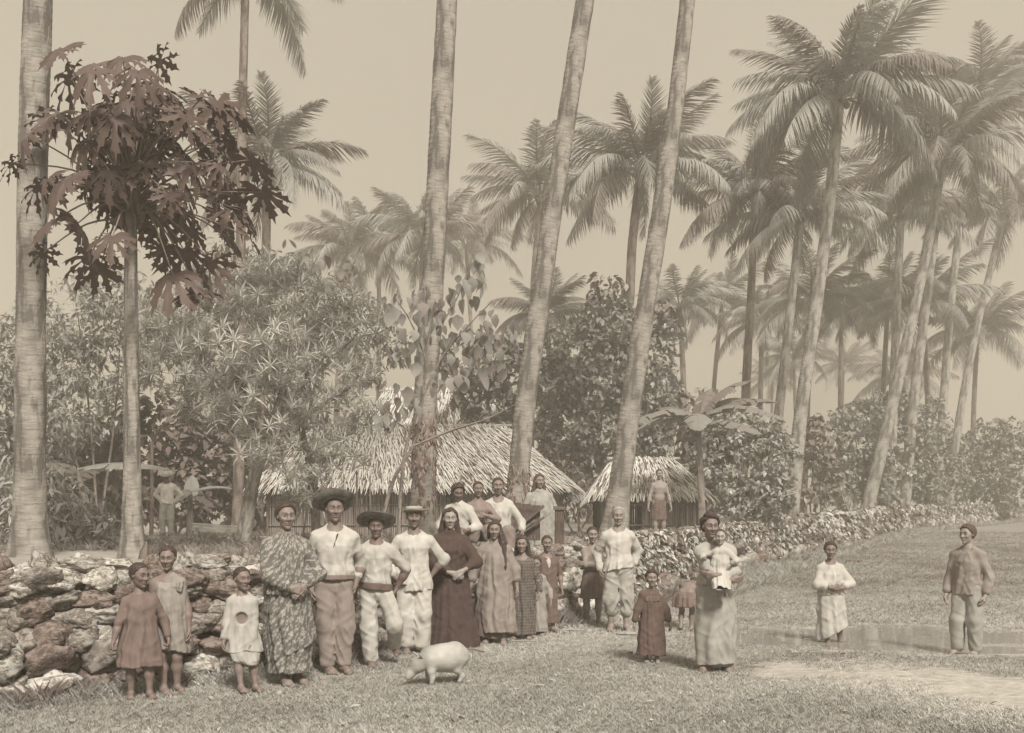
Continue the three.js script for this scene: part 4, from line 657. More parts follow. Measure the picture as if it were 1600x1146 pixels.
    for (let k = 0; k < 4; k++) {
      const c = (1.5 - k) * 0.0118 * th2, root2 = P(0.052 - Math.abs(k - 1.2) * 0.003, c, 0), len = [0.046, 0.052, 0.048, 0.038][k] * H; bits.push(cone(P(0.006, c * 0.6, 0), root2, 0.0105 * H, 0.0082 * H));
      let p = root2, a = cu * 0.5; for (const fr of [0.45, 0.31, 0.24]) { a += cu * (0.7 + 0.1 * k); const nx2 = p.clone().addScaledVector(f, Math.cos(a) * len * fr).addScaledVector(n, Math.sin(a) * len * fr); bits.push(cone(p, nx2, 0.0060 * H, 0.0052 * H)); p = nx2; }
    }
    let p = P(0.018, 0.016 * th2, 0.004); const p1 = P(0.040, 0.030 * th2, 0.014), p2 = P(0.060, 0.030 * th2, 0.024); bits.push(cone(p, p1, 0.0095 * H, 0.0075 * H), cone(p1, p2, 0.0072 * H, 0.0058 * H), cone(w.clone().addScaledVector(f, -0.03 * H), P(0.01, 0, 0), 0.0175 * R, 0.0145 * H));
    const c0 = P(0.05, 0, 0.01), rr = 0.09 * H; geos.push(polygonize(blend(bits, 0.006 * H), [c0.x - rr, c0.y - rr, c0.z - rr], [c0.x + rr, c0.y + rr, c0.z + rr], near * 0.36, { color: plain, margin: 0.006 }));
  });
  // feet
  if (!s.noFeet) legs.forEach(({ k, a, yaw, q, pitch }) => {
    const fw = V(Math.sin(yaw) * Math.cos(pitch), Math.sin(pitch), Math.cos(yaw) * Math.cos(pitch)), rt = V(Math.cos(yaw), 0, -Math.sin(yaw)), dn = fw.clone().cross(rt), P = (f, r, u) => a.clone().addScaledVector(fw, f * H).addScaledVector(rt, r * H * -q).addScaledVector(dn, -u * H), flr = a.y - 0.042 * H, bits = [cone(k.clone().lerp(a, 0.7), P(0, 0, -0.004), 0.0235 * R, 0.022 * R), cone(P(-0.022, 0, 0.024), P(-0.01, 0, 0.018), 0.019 * H, 0.02 * H), cone(P(0, 0, 0.004), P(0.062, 0.006, 0.022), 0.021 * H, 0.017 * H), cone(P(0, -0.008, 0.018), P(0.06, -0.014, 0.026), 0.017 * H, 0.014 * H)];
    const toes = []; for (let i = 0; i < 5; i++) toes.push(cone(P(0.058 - i * 0.004, 0.018 - i * 0.0105, 0.029), P(0.094 - i * 0.0075, 0.020 - i * 0.012, 0.033), (i ? 0.0075 : 0.011) * H, (i ? 0.0062 : 0.0095) * H));
    const fl = blend(bits, 0.02 * H), tf = blend(toes, 0.003 * H), ff = (x, y, z) => Math.max(smin(fl(x, y, z), tf(x, y, z), 0.006 * H), pitch ? -1e9 : flr - y), c0 = P(0.03, 0, 0), rr = 0.12 * H;
    geos.push(polygonize(ff, [c0.x - rr, c0.y - 0.09 * H, c0.z - rr], [c0.x + rr, c0.y + 0.10 * H, c0.z + rr], near * 0.5, { color: plain, margin: 0.008 }));
  });
  mesh('body', mergeGeometries(geos), skinMat, root);
  // hair
  const hr = s.hair;
  if (hr) {
    const cap = egg(V(0, 0.15, -0.07), V(0.345, 0.385, 0.425)), inf = hr.puff ?? 0.03, extra = (hr.locks ?? []).map(([a, c, r0, r1]) => cone(V(...a), V(...c), r0, r1)), nz = hr.noise ?? 0.025, fq = hr.freq ?? 9, line = hr.line ?? 0;
    const f = (x, y, z) => { const [a, c, e] = toHead(x, y, z); let d = cap(a, c, e) - inf; d = smax(d, (e - 0.62 * c - 0.03 - line + 0.10 * Math.abs(a)) * 0.85, 0.05); d = smax(d, -(c + (hr.low ?? 0.28)), 0.06); for (const l of extra) d = smin(d, l(a, c, e), 0.08); return (d + nz * fbm(a * fq + 3, c * (hr.str ?? fq) + s.d, e * fq, 3)) * hh; };
    const L2 = hr.reach ?? 0.75; mesh('hair', polygonize(f, [hd.x - hh * 0.8, hd.y - hh * L2, hd.z - hh * 0.9], [hd.x + hh * 0.8, hd.y + hh * 0.85, hd.z + hh * 0.9], near * 0.6, { margin: 0.02 }), hairMat[hr.mat ?? 'dark'], root);
    if (hr.beard) { const list = hr.beard.map(([a, c, r0, r1]) => cone(V(...a), V(...c), r0, r1)), fb = blend(list, 0.04), g = (x, y, z) => { const [a, c, e] = toHead(x, y, z); return (fb(a, c, e) + 0.02 * fbm(a * 16, c * 16, e * 16, 2)) * hh; }; mesh(hr.beardName ?? 'moustache', polygonize(g, [hd.x - hh * 0.5, hd.y - hh * 0.7, hd.z - hh * 0.6], [hd.x + hh * 0.5, hd.y + hh * 0.1, hd.z + hh * 0.6], near * 0.36, { margin: 0.01 }), hairMat[hr.mat ?? 'dark'], root); }
  }
  // hat
  if (s.hat) {
    const g = new THREE.Group(); g.name = 'hat'; root.add(g); g.position.copy(fromHead(...(s.hat.at ?? [0, 0.30, -0.06]))); g.quaternion.copy(hq).multiply(new THREE.Quaternion().setFromEuler(new THREE.Euler(s.hat.tip ?? -0.3, 0, s.hat.roll ?? 0))); const u = hh;
    const lathe = (p) => { const q = new THREE.LatheGeometry(p.map(([x, y]) => new THREE.Vector2(x * u, y * u)), 40), v = q.attributes.position; for (let i = 0; i < v.count; i++) { const x = v.getX(i), z = v.getZ(i), r = Math.hypot(x, z), th = Math.atan2(x, z); v.setY(i, v.getY(i) + (s.hat.wave ?? 0.03) * r * Math.sin(th * 3 + s.d) * (r > 0.45 * u ? 1 : 0)); v.setZ(i, z * 1.12); } q.computeVertexNormals(); return q; };
    const w = s.hat.brim, m = s.hat.mat ?? straw;
    mesh('brim', lathe([[0.36, 0.0], [0.5, -0.01], [w * 0.8, 0.03 + (s.hat.curl ?? 0.05)], [w, 0.09 + (s.hat.curl ?? 0.05) * 2], [w, 0.05 + (s.hat.curl ?? 0.05) * 2], [w * 0.8, 0.0], [0.5, -0.045], [0.36, -0.04]]), m, g);
    const t = s.hat.tall ?? 0.34; mesh('crown', lathe(s.hat.flat ? [[0.40, -0.05], [0.395, t - 0.03], [0.37, t], [0.0, t + 0.005]] : [[0.40, -0.05], [0.39, t * 0.45], [0.33, t * 0.8], [0.2, t * 0.98], [0, t * 1.03]]), m, g);
    if (s.hat.band) mesh('band', lathe([[0.41, 0.0], [0.408, s.hat.band]]), bandMat, g);
  }
  // clothes
  const cloths = (list) => list.forEach((c) => {
    const fs = [], box = { lo: [1e9, 1e9, 1e9], hi: [-1e9, -1e9, -1e9] }, gr = (v, r) => [v.x, v.y, v.z].forEach((q, i) => { box.lo[i] = Math.min(box.lo[i], q - r); box.hi[i] = Math.max(box.hi[i], q + r); });
    if (c.tube) { // rings: [height, half width, half depth, shift x, shift z, fold]
      const T = c.tube.map((r) => { const q = Math.exp(-(((r[0] * H - sh.y) / (0.028 * H)) ** 2)); return [r[0], r[1] * (1 - 0.12 * q), ...r.slice(2)]; }), y0 = T[0][0], y1 = T[T.length - 1][0], N = 80, tb = Array.from({ length: N + 1 }, (_, i) => { const y = y0 + (y1 - y0) * i / N; return [1, 2, 3, 4, 5].map((k) => tab(T.map((r) => [r[0], r[k] ?? 0]), y) * (k === 5 ? 1 : H)); });
      const fm = V((legs[0].a.x + legs[1].a.x) / 2, 0, (legs[0].a.z + legs[1].a.z) / 2), fn = c.n ?? 9, slope = c.slope ?? 0, tf = c.follow ?? 1;
      fs.push((x, y, z) => {
        const yy = y / H + slope * x, i = clamp((yy - y0) / (y1 - y0)) * N, i0 = Math.min(N - 1, Math.floor(i)), u = i - i0, A = tb[i0], B2 = tb[i0 + 1], rx = lerp(A[0], B2[0], u), rz = lerp(A[1], B2[1], u), fo = lerp(A[4], B2[4], u);
        let cx, cz; if (y > pel.y) { const t = (y - pel.y) / Math.max(0.05, sh.y - pel.y); cx = lerp(pel.x, sh.x, t); cz = lerp(pel.z, sh.z, t); } else { const t = y / Math.max(0.05, pel.y); cx = lerp(fm.x * tf, pel.x, t); cz = lerp(fm.z * tf, pel.z, t); }
        const dx = x - cx - lerp(A[2], B2[2], u), dz = z - cz - lerp(A[3], B2[3], u), th = Math.atan2(dx, dz), q = Math.hypot(dx / rx, dz / rz), w2 = 1.4 * noise(y * 3.1, s.d * 3, th * 0.7);
        const fold = fo * (0.6 * Math.sin(fn * th + w2 * 2 + s.d) + 0.4 * Math.sin(fn * 1.7 * th + w2 * 3) );
        return Math.max((q - 1 - fold) * Math.min(rx, rz), (y0 - yy) * H, (yy - y1) * H);
      });
      const w = Math.max(...T.map((r) => Math.max(r[1], r[2]) + Math.abs(r[3] ?? 0) + Math.abs(r[4] ?? 0))) * H * 1.3; gr(V(fm.x * tf, y0 * H, fm.z * tf), w); gr(V(pel.x, Math.min(y1 * H, H), pel.z), w); gr(V(sh.x, Math.min(y1 * H, sh.y), sh.z), w);
    }
    if (c.sleeve) arms.forEach(({ S, e, w }, i) => { const [r0, r1, r2, to] = (Array.isArray(c.sleeve[0]) ? c.sleeve[i] : c.sleeve).map((v, j) => j < 3 ? v * (j ? 0.72 : 0.70) : v); if (!to) return; fs.push(cone(neck.clone().addScaledVector(up, 0.0), S, 0.041 * H, Math.max(r0 * H, 0.036 * H)), cone(along(0.84), along(0.84, i ? 0.05 : -0.05), 0.066 * R, 0.062 * R)); if (to <= 1) { const q = S.clone().lerp(e, to); fs.push(cone(S, q, r0 * H, r1 * H)); gr(q, 0.08 * H); } else { const q = e.clone().lerp(w, to - 1); fs.push(cone(S, e, r0 * H, r1 * H), cone(e, q, r1 * H, r2 * H)); gr(e, 0.08 * H); gr(q, 0.08 * H); } gr(S, 0.09 * H); });
    if (c.legs) { legs.forEach(({ h, k, a }, i) => { const [r0, r1, r2, to] = (Array.isArray(c.legs[0]) ? c.legs[i] : c.legs).map((v, j) => j < 3 ? v * 0.86 : v), q = k.clone().lerp(a, to); fs.push(cone(h.clone().add(V(0, 0.01 * H, 0)), k, r0 * H, r1 * H), cone(k, q, r1 * H, r2 * H)); gr(h, 0.1 * H); gr(k, 0.1 * H); gr(q, 0.09 * H); }); fs.push(cone(pel.clone().add(V(-0.035 * H, 0.02 * H, 0)), pel.clone().add(V(0.035 * H, 0.02 * H, 0)), (c.seat ?? 0.078) * H * 0.84, (c.seat ?? 0.078) * H * 0.84), cone(pel, along(c.waist ?? 0.15), (c.seat ?? 0.078) * H * 0.84, 0.07 * H)); gr(pel, 0.16 * H); }
    const u = blend(fs, (c.k ?? 0.018) * H), am = (c.crease ?? 0.006) * 1.45, cut = c.neck ? fromHead(0, -0.62, 0.25) : null, low = c.legs ? c.cuff : null;
    const f = (x, y, z) => {
      let d = u(x, y, z);
      const sg = x > 0 ? 1 : -1; d += am * (1.1 * fbm(x * 9 + s.d, y * 5, z * 9, 2) + 1.9 * (Math.abs(noise(x * 13 + sg * y * 6 + s.d, y * 5.5, z * 13)) - 0.35) + 0.9 * (Math.abs(noise(x * 8 - sg * y * 12, y * 9 + s.d * 2, z * 8)) - 0.35));
      if (cut) d = smax(d, -(Math.hypot((x - neck.x) / 1.25, (y - neck.y - 0.012 * H) / (c.vee ?? 1), z - neck.z - 0.02 * H) - c.neck * H * 0.92), 0.006);
      if (c.hole) for (const [hx, hy, hz, r] of c.hole) d = smax(d, -(Math.hypot((x - hx * H) , (y - hy * H) , (z - hz * H) * 0.6) - r * H), 0.008);
      return d;
    };
    mesh(c.name, polygonize(f, box.lo, box.hi, near * (c.cell ?? 1), { margin: 0.04 }), c.mat ?? cloth(c.v), root);
  });
  cloths(s.wear ?? []);
  return root;
}
// ------------------------------------------------------------------ people
const up_ = { crop: { puff: 0.022, noise: 0.05, freq: 17 }, frizz: { puff: 0.10, noise: 0.10, freq: 8 }, up: { puff: 0.06, noise: 0.03, freq: 9, locks: [[[0, 0.42, -0.22], [0, 0.36, -0.36], 0.14, 0.12]] }, long: { puff: 0.05, noise: 0.09, freq: 13, str: 2, reach: 1.9, low: 0.9, locks: [[[-0.3, 0.1, -0.12], [-0.42, -0.9, -0.22], 0.12, 0.2], [[0.3, 0.1, -0.12], [0.42, -0.9, -0.22], 0.12, 0.2], [[0, 0, -0.3], [0, -1.3, -0.42], 0.25, 0.25]] } };
const depth = (py) => 1500 * EYE / (py - HY);
// a loose gown: shoulders to hem
const gown = (hem, w, o = {}) => [[hem, w, w * 0.72, 0, 0, o.f ?? 0.10], [hem + 0.12, w * 0.96, w * 0.72, 0, 0, (o.f ?? 0.10)], [0.5, (o.hip ?? w * 0.86), (o.hip ?? w * 0.86) * 0.76, 0, 0, (o.f ?? 0.1) * 0.7], [0.62, o.waist ?? 0.105, (o.waist ?? 0.105) * 0.8, 0, 0.01, 0.05], [0.73, o.chest ?? 0.105, (o.chest ?? 0.105) * 0.75, 0, 0.012, 0.04], [0.79, 0.098, 0.062, 0, 0.0, 0.01], [0.815, 0.06, 0.045, 0, 0, 0], [0.84, 0.042, 0.042, 0, 0.005, 0]];
const shirt = (hem, o = {}) => [[hem, o.w0 ?? 0.112, (o.w0 ?? 0.112) * 0.78, 0, 0, o.f ?? 0.06], [hem + 0.06, o.w1 ?? 0.108, (o.w1 ?? 0.108) * 0.76, 0, 0.005, 0.05], [0.62, 0.1, 0.074, 0, 0.008, 0.04], [0.73, 0.104, 0.075, 0, 0.01, 0.025], [0.79, 0.1, 0.062, 0, 0, 0.01], [0.815, 0.065, 0.048, 0, 0, 0], [0.838, 0.043, 0.043, 0, 0.004, 0]];

figure('person in a dark long-sleeved knee-length tunic beside the wall, front corner, looking aside', { px: 218, d: 7.85, H: 1.09, yaw: 0.35, skin: 0.13, hair: up_.crop, pose: { turn: 0.75, pitch: 0.1, hl: [-0.19, 0.40, 0.09], curl: 1.0, hr: [0.2, 0.44, 0.0], fl: [-0.06, 0.0, 0], fr: [0.07, 0.05, 0.4] }, wear: [{ name: 'tunic', v: 0.21, tube: [[0.24, 0.165, 0.125, 0, 0, 0.12], [0.4, 0.148, 0.118, 0, 0, 0.11], [0.55, 0.125, 0.1, 0, 0, 0.08], [0.7, 0.112, 0.085, 0, 0.005, 0.03], [0.755, 0.1, 0.066, 0, 0, 0.01], [0.785, 0.06, 0.05, 0, 0, 0]], n: 7, sleeve: [0.052, 0.048, 0.038, 1.8], neck: 0.035 }] });
figure('person in a pale cloth knotted over one shoulder, frowning, second from the wall corner', { px: 262, d: 8.1, H: 1.22, yaw: 0.25, skin: 0.15, hair: up_.crop, pose: { turn: -0.1, pitch: 0.12, hl: [-0.13, 0.43, 0.05], hr: [0.14, 0.44, 0.02], fl: [-0.02, 0.06, 0.5], fr: [0.06, 0.0, 0.7] }, bare: true, wear: [{ name: 'wrap', v: 0.42, slope: 0.18, tube: [[0.30, 0.13, 0.1, 0, 0, 0.08], [0.45, 0.125, 0.1, 0, 0, 0.07], [0.6, 0.115, 0.09, 0, 0.005, 0.06], [0.72, 0.108, 0.08, 0, 0.008, 0.05], [0.765, 0.1, 0.068, 0.0, 0.0, 0.03]], n: 8, sleeve: [[0, 0, 0, 0], [0.048, 0.045, 0.04, 0.35]] }, { name: 'knot', v: 0.45, cell: 0.6, tube: [[0.70, 0.022, 0.022, 0.075, 0.06, 0.3], [0.735, 0.035, 0.03, 0.075, 0.06, 0.3], [0.77, 0.025, 0.03, 0.08, 0.05, 0.2]], n: 4 }] });
figure('person in a pale tunic with a round hole, standing before the wall', { px: 374, d: 8.2, H: 1.05, yaw: 0.2, skin: 0.15, hair: up_.crop, pose: { turn: 0.55, pitch: 0.05, hl: [-0.12, 0.40, 0.07], el: [-1, 0, -0.3], hr: [0.10, 0.40, 0.04], fl: [0.02, 0.09, 0.5], fr: [0.13, 0.05, 0.7], hip: [0.02, 0.475, -0.02] }, wear: [{ name: 'tunic', v: 0.62, cell: 0.6, hole: [[0.02, 0.60, 0.12, 0.062], [0.03, 0.515, 0.11, 0.016]], tube: [[0.33, 0.142, 0.1, 0, 0, 0.05], [0.5, 0.125, 0.095, 0, 0, 0.05], [0.64, 0.112, 0.088, 0, 0.005, 0.03], [0.73, 0.098, 0.068, 0, 0, 0.01], [0.76, 0.085, 0.06, 0, 0, 0], [0.785, 0.05, 0.05, 0, 0, 0]], n: 7, sleeve: [0.052, 0.05, 0.05, 1.75], neck: 0.04 }, { name: 'drawers', v: 0.56, tube: [[0.225, 0.05, 0.07, 0.05, 0.02, 0.1], [0.26, 0.11, 0.09, 0.01, 0.01, 0.1], [0.35, 0.13, 0.095, 0, 0, 0.08]], n: 6 }] });
figure('person in a long loose floral gown with hands folded, hair drawn up', { px: 446, d: depth(1070), H: 1.6, yaw: 0.42, build: 1.04, skin: 0.17, hair: up_.up, pose: { turn: 0.08, pitch: 0.02, hl: [0.0, 0.545, 0.145], hr: [0.075, 0.555, 0.135], hdl: [1, -0.25, 0.25], hdr: [-0.7, -0.6, 0.3], hnl: [0, 0, -1], hnr: [0, -0.3, -1], el: [-1, -0.3, -0.3], er: [1, -0.3, -0.3], fl: [-0.01, 0.05, 0.1], fr: [0.06, 0.03, 0.5] }, wear: [{ name: 'skirt', mat: floral, tube: [[0.07, 0.115, 0.11, 0, 0.0, 0.10], [0.2, 0.115, 0.11, 0, 0, 0.09], [0.4, 0.117, 0.107, 0, 0, 0.07], [0.52, 0.115, 0.1, 0, 0, 0.05], [0.6, 0.105, 0.09, 0, 0, 0.02]], n: 9 }, { name: 'overskirt', mat: floral, slope: -0.25, tube: [[0.18, 0.13, 0.12, 0.012, 0.0, 0.12], [0.35, 0.127, 0.118, 0.004, 0, 0.09], [0.5, 0.12, 0.105, 0, 0, 0.05], [0.55, 0.112, 0.098, 0, 0, 0.03]], n: 8 }, { name: 'blouse', mat: floral, tube: [[0.505, 0.12, 0.108, 0, 0.01, 0.10], [0.58, 0.12, 0.105, 0, 0.012, 0.09], [0.68, 0.113, 0.095, 0, 0.016, 0.05], [0.745, 0.112, 0.08, 0, 0.012, 0.03], [0.79, 0.1, 0.064, 0, 0, 0.01], [0.815, 0.065, 0.048, 0, 0, 0], [0.845, 0.045, 0.044, 0, 0.006, 0]], n: 12, sleeve: [0.058, 0.064, 0.045, 1.82] }] });
figure('person in white shirt and grey trousers gathered at the ankles, wide dark straw hat', { px: 523, d: depth(1051), H: 1.7, yaw: 0.22, skin: 0.15, hair: up_.crop, hat: { brim: 0.86, tip: -0.5, at: [0, 0.25, -0.12], curl: 0.02, tall: 0.36, wave: 0.05, roll: 0.06 }, pose: { turn: 0.08, hl: [-0.13, 0.48, -0.03], hr: [0.12, 0.5, -0.06], fl: [-0.035, 0.03, 0.35], fr: [0.045, 0.05, 0.5], hip: [0, 0.5, -0.02] }, wear: [{ name: 'trousers', v: 0.34, legs: [0.074, 0.066, 0.05, 0.9], seat: 0.088, waist: 0.2, crease: 0.008 }, { name: 'shirt', v: 0.74, tube: shirt(0.53, { w0: 0.112 }), n: 8, sleeve: [0.056, 0.05, 0.042, 1.55], neck: 0.04, vee: 1.5 }, { name: 'belt', v: 0.28, crease: 0.002, tube: [[0.535, 0.118, 0.094, 0, 0.004, 0], [0.565, 0.118, 0.094, 0, 0.004, 0]] }, { name: 'cord', v: 0.05, cell: 0.5, crease: 0, tube: [[0.72, 0.005, 0.004, -0.01, 0.085, 0], [0.80, 0.006, 0.005, 0.015, 0.07, 0]] }] });
figure('person in white shirt, dark sash and white trousers with one foot drawn up, wide hat', { px: 588, d: depth(1041), H: 1.52, yaw: 0.05, skin: 0.12, hair: up_.crop, hat: { brim: 0.9, tip: -0.45, at: [0, 0.25, -0.12], curl: 0.0, tall: 0.3, wave: 0.04 }, pose: { turn: 0.05, pitch: 0.05, hl: [-0.145, 0.5, -0.02], hr: [0.13, 0.52, -0.08], er: [1, 0, -0.3], fl: [-0.03, 0.03, 0.2], fr: [0.11, -0.13, 0.6, 0.13, -0.5], kr: [0.35, 0, 1] }, wear: [{ name: 'trousers', v: 0.7, legs: [0.07, 0.062, 0.054, 0.93], seat: 0.084, waist: 0.15, crease: 0.008 }, { name: 'shirt', v: 0.68, tube: shirt(0.52, { w0: 0.11 }), n: 7, sleeve: [0.056, 0.052, 0.05, 0.98], neck: 0.042 }, { name: 'sash', v: 0.10, crease: 0.003, tube: [[0.515, 0.116, 0.095, 0, 0.004, 0.02], [0.565, 0.116, 0.095, 0, 0.004, 0.02]], slope: 0.06, n: 5 }] });
figure('person with moustache in loose white shirt and white trousers, pale flat-topped hat', { px: 647, d: depth(1021), H: 1.64, yaw: 0.05, skin: 0.14, hair: { ...up_.crop, beard: [[[0, -0.17, 0.385], [-0.12, -0.21, 0.32], 0.035, 0.02], [[0, -0.17, 0.385], [0.12, -0.21, 0.32], 0.035, 0.02]] }, hat: { brim: 0.60, tip: -0.06, at: [0, 0.27, -0.06], curl: 0, flat: true, tall: 0.24, mat: strawPale, band: 0.12, wave: 0.0 }, pose: { turn: 0.1, hl: [-0.12, 0.52, 0.06], hr: [0.115, 0.53, -0.06], el: [-1, -0.2, -0.4], er: [1, 0, -0.4], fl: [-0.05, 0.03, 0.1], fr: [0.055, 0.03, 0.4] }, wear: [{ name: 'trousers', v: 0.74, legs: [0.078, 0.072, 0.066, 0.86], seat: 0.088, crease: 0.007 }, { name: 'shirt', v: 0.76, tube: shirt(0.43, { w0: 0.125, w1: 0.125, f: 0.09 }), n: 8, slope: -0.05, sleeve: [[0.06, 0.056, 0.05, 1.7], [0.06, 0.058, 0.055, 1.15]], neck: 0.04, vee: 1.4 }] });
figure('person in a full black gown with hands folded, long loose dark hair', { px: 703, d: depth(1012), H: 1.63, yaw: 0.12, build: 1.05, skin: 0.24, noFeet: true, hair: up_.long, pose: { turn: 0.02, hl: [0.005, 0.55, 0.125], hr: [0.085, 0.565, 0.12], hdl: [1, -0.3, 0.25], hdr: [-0.8, -0.5, 0.3], hnl: [0, 0, -1], hnr: [0, -0.3, -1], el: [-1, -0.3, -0.3], er: [1, -0.3, -0.3] }, wear: [{ name: 'gown', v: 0.045, tube: [[0.005, 0.215, 0.17, 0, -0.03, 0.07], [0.12, 0.195, 0.155, 0, -0.02, 0.07], [0.35, 0.155, 0.125, 0, -0.005, 0.06], [0.53, 0.125, 0.1, 0, 0, 0.05], [0.6, 0.118, 0.094, 0, 0, 0.05], [0.71, 0.117, 0.092, 0, 0.016, 0.05], [0.765, 0.11, 0.075, 0, 0.006, 0.03], [0.8, 0.09, 0.06, 0, 0, 0], [0.825, 0.055, 0.046, 0, 0, 0], [0.86, 0.042, 0.042, 0, 0.008, 0]], n: 10, sleeve: [0.066, 0.066, 0.034, 1.8] }] });
figure('person in a plain grey gown, one long tress hanging over the shoulder', { px: 773, d: depth(1004), H: 1.5, yaw: -0.08, skin: 0.17, hair: { ...up_.long, locks: [[[-0.28, 0.1, -0.14], [-0.34, -0.4, -0.22], 0.12, 0.12], [[0.28, 0.0, -0.05], [0.5, -0.75, 0.1], 0.14, 0.2], [[0.5, -0.75, 0.1], [0.52, -2.0, 0.42], 0.22, 0.18], [[0.52, -2.0, 0.42], [0.55, -2.6, 0.42], 0.18, 0.08]], reach: 2.9 }, pose: { turn: 0.05, pitch: 0.05, hl: [-0.19, 0.48, 0.07], el: [-1, 0, -0.3], hr: [0.185, 0.47, 0.0], fl: [-0.06, 0.02, -0.2], fr: [0.07, 0.04, 0.2] }, wear: [{ name: 'gown', v: 0.36, tube: [[0.10, 0.155, 0.12, 0.02, 0, 0.07], [0.3, 0.155, 0.125, 0.01, 0, 0.08], [0.5, 0.14, 0.11, 0, 0.005, 0.07], [0.62, 0.125, 0.098, 0, 0.012, 0.06], [0.72, 0.118, 0.09, 0, 0.014, 0.05], [0.775, 0.105, 0.068, 0, 0.004, 0.02], [0.8, 0.075, 0.052, 0, 0, 0], [0.825, 0.05, 0.046, 0, 0, 0]], n: 9, sleeve: [0.064, 0.066, 0.058, 1.5], neck: 0.04 }, { name: 'slip', v: 0.2, slope: 0.1, tube: [[0.05, 0.13, 0.1, -0.05, -0.03, 0.06], [0.3, 0.13, 0.1, -0.04, -0.02, 0.06], [0.4, 0.12, 0.1, -0.02, 0, 0.04]], n: 7 }] });
figure('person in a long dark spotted gown, second from the gate post end', { px: 816, d: depth(998), H: 1.31, yaw: -0.12, skin: 0.17, hair: up_.long, pose: { turn: -0.05, pitch: 0.06, hl: [-0.17, 0.46, 0.03], hr: [0.17, 0.46, 0.03] }, wear: [{ name: 'gown', mat: spotted, tube: gown(0.05, 0.14, { hip: 0.12, waist: 0.105, chest: 0.105 }), n: 8, sleeve: [0.052, 0.05, 0.04, 1.8], neck: 0.05, vee: 2.2 }] });
figure('short person in a pale gown, tucked between two taller ones by the gate', { px: 838, d: 12.75, H: 1.03, yaw: 0.0, skin: 0.17, hair: up_.crop, pose: { turn: -0.2, pitch: 0.1, hl: [-0.185, 0.44, 0.03], hr: [0.185, 0.44, 0.03] }, wear: [{ name: 'gown', v: 0.44, tube: [[0.05, 0.15, 0.12, 0, 0, 0.08], [0.4, 0.135, 0.11, 0, 0, 0.07], [0.66, 0.115, 0.09, 0, 0.005, 0.04], [0.75, 0.098, 0.068, 0, 0, 0.01], [0.785, 0.05, 0.05, 0, 0, 0]], n: 7, sleeve: [0.05, 0.05, 0.042, 1.7], neck: 0.035 }] });
figure('person in a dark straight pinafore with a pale kerchief at the neck', { px: 854, d: 13.1, H: 1.3, yaw: 0.25, skin: 0.15, hair: up_.crop, pose: { turn: -0.15, pitch: 0.05, hl: [-0.165, 0.46, 0.0], hr: [0.165, 0.46, 0.0], fl: [-0.05, 0.0, 0.4], fr: [0.06, 0.03, 0.6] }, wear: [{ name: 'pinafore', v: 0.17, tube: gown(0.1, 0.125, { hip: 0.118, waist: 0.105, chest: 0.1, f: 0.06 }), n: 7, sleeve: [0.05, 0.048, 0.04, 1.0], neck: 0.05, vee: 1.8 }, { name: 'kerchief', v: 0.66, cell: 0.6, crease: 0.003, tube: [[0.66, 0.008, 0.01, 0.0, 0.082, 0], [0.72, 0.022, 0.012, 0.0, 0.08, 0.1], [0.76, 0.034, 0.02, 0, 0.06, 0.1], [0.785, 0.04, 0.04, 0, 0.02, 0]], n: 5 }] });
figure('person in a loose pale gown standing behind the gate boards', { px: 843, d: 16.5, H: 1.62, yaw: -0.05, cell: 0.018, skin: 0.19, hair: { ...up_.long, mat: 'brown' }, pose: { turn: 0.35, hl: [-0.19, 0.47, 0.03], hr: [0.19, 0.47, 0.0] }, wear: [{ name: 'gown', v: 0.5, tube: gown(0.06, 0.16, { hip: 0.15, waist: 0.14, chest: 0.125, f: 0.1 }), n: 10, sleeve: [0.068, 0.07, 0.066, 1.5] }] });
const SIT = (o = {}) => ({ hip: [0, 0.06, 0], fl: [-0.08, 0.26, 0, -0.12], fr: [0.08, 0.26, 0, -0.12], kl: [0, 1, 0.6], kr: [0, 1, 0.6], hl: [-0.13, 0.14, 0.17], hr: [0.13, 0.14, 0.17], ...o });
figure('person in an open white shirt sitting on the wall, arm reaching down', { px: 778, d: 13.85, y: 1.20, H: 1.66, yaw: 0.1, cell: 0.016, skin: 0.16, hair: { ...up_.crop, beard: [[[0, -0.18, 0.37], [-0.1, -0.22, 0.32], 0.035, 0.02], [[0, -0.18, 0.37], [0.1, -0.22, 0.32], 0.035, 0.02], [[0, -0.36, 0.3], [0, -0.46, 0.27], 0.07, 0.05]] }, pose: SIT({ hr: [0.2, 0.10, 0.12], turn: -0.05 }), wear: [{ name: 'shirt', v: 0.72, tube: [[0.02, 0.11, 0.09, 0, 0.01, 0.05], [0.14, 0.106, 0.085, 0, 0.01, 0.05], [0.28, 0.106, 0.08, 0, 0.01, 0.03], [0.345, 0.1, 0.062, 0, 0, 0.01], [0.372, 0.062, 0.048, 0, 0, 0], [0.39, 0.043, 0.043, 0, 0, 0]], n: 7, sleeve: [0.056, 0.052, 0.046, 1.7], neck: 0.042, vee: 2.4 }, { name: 'trousers', v: 0.3, legs: [0.072, 0.066, 0.058, 0.8] }] });
figure('bare-chested person perched on the wall with hands before the chest', { px: 747, d: 13.5, y: 1.24, H: 1.46, yaw: 0.15, cell: 0.016, bare: true, skin: 0.15, hair: up_.crop, pose: SIT({ turn: 0.0, hl: [-0.02, 0.24, 0.13], hr: [0.05, 0.25, 0.13], hdl: [1, 0.2, 0.1], hdr: [-1, 0.2, 0.1], hnl: [0, 0, -1], hnr: [0, 0, -1], el: [-1, -0.5, 0], er: [1, -0.5, 0] }), wear: [{ name: 'wrap', v: 0.3, legs: [0.075, 0.07, 0.062, 0.3] }] });
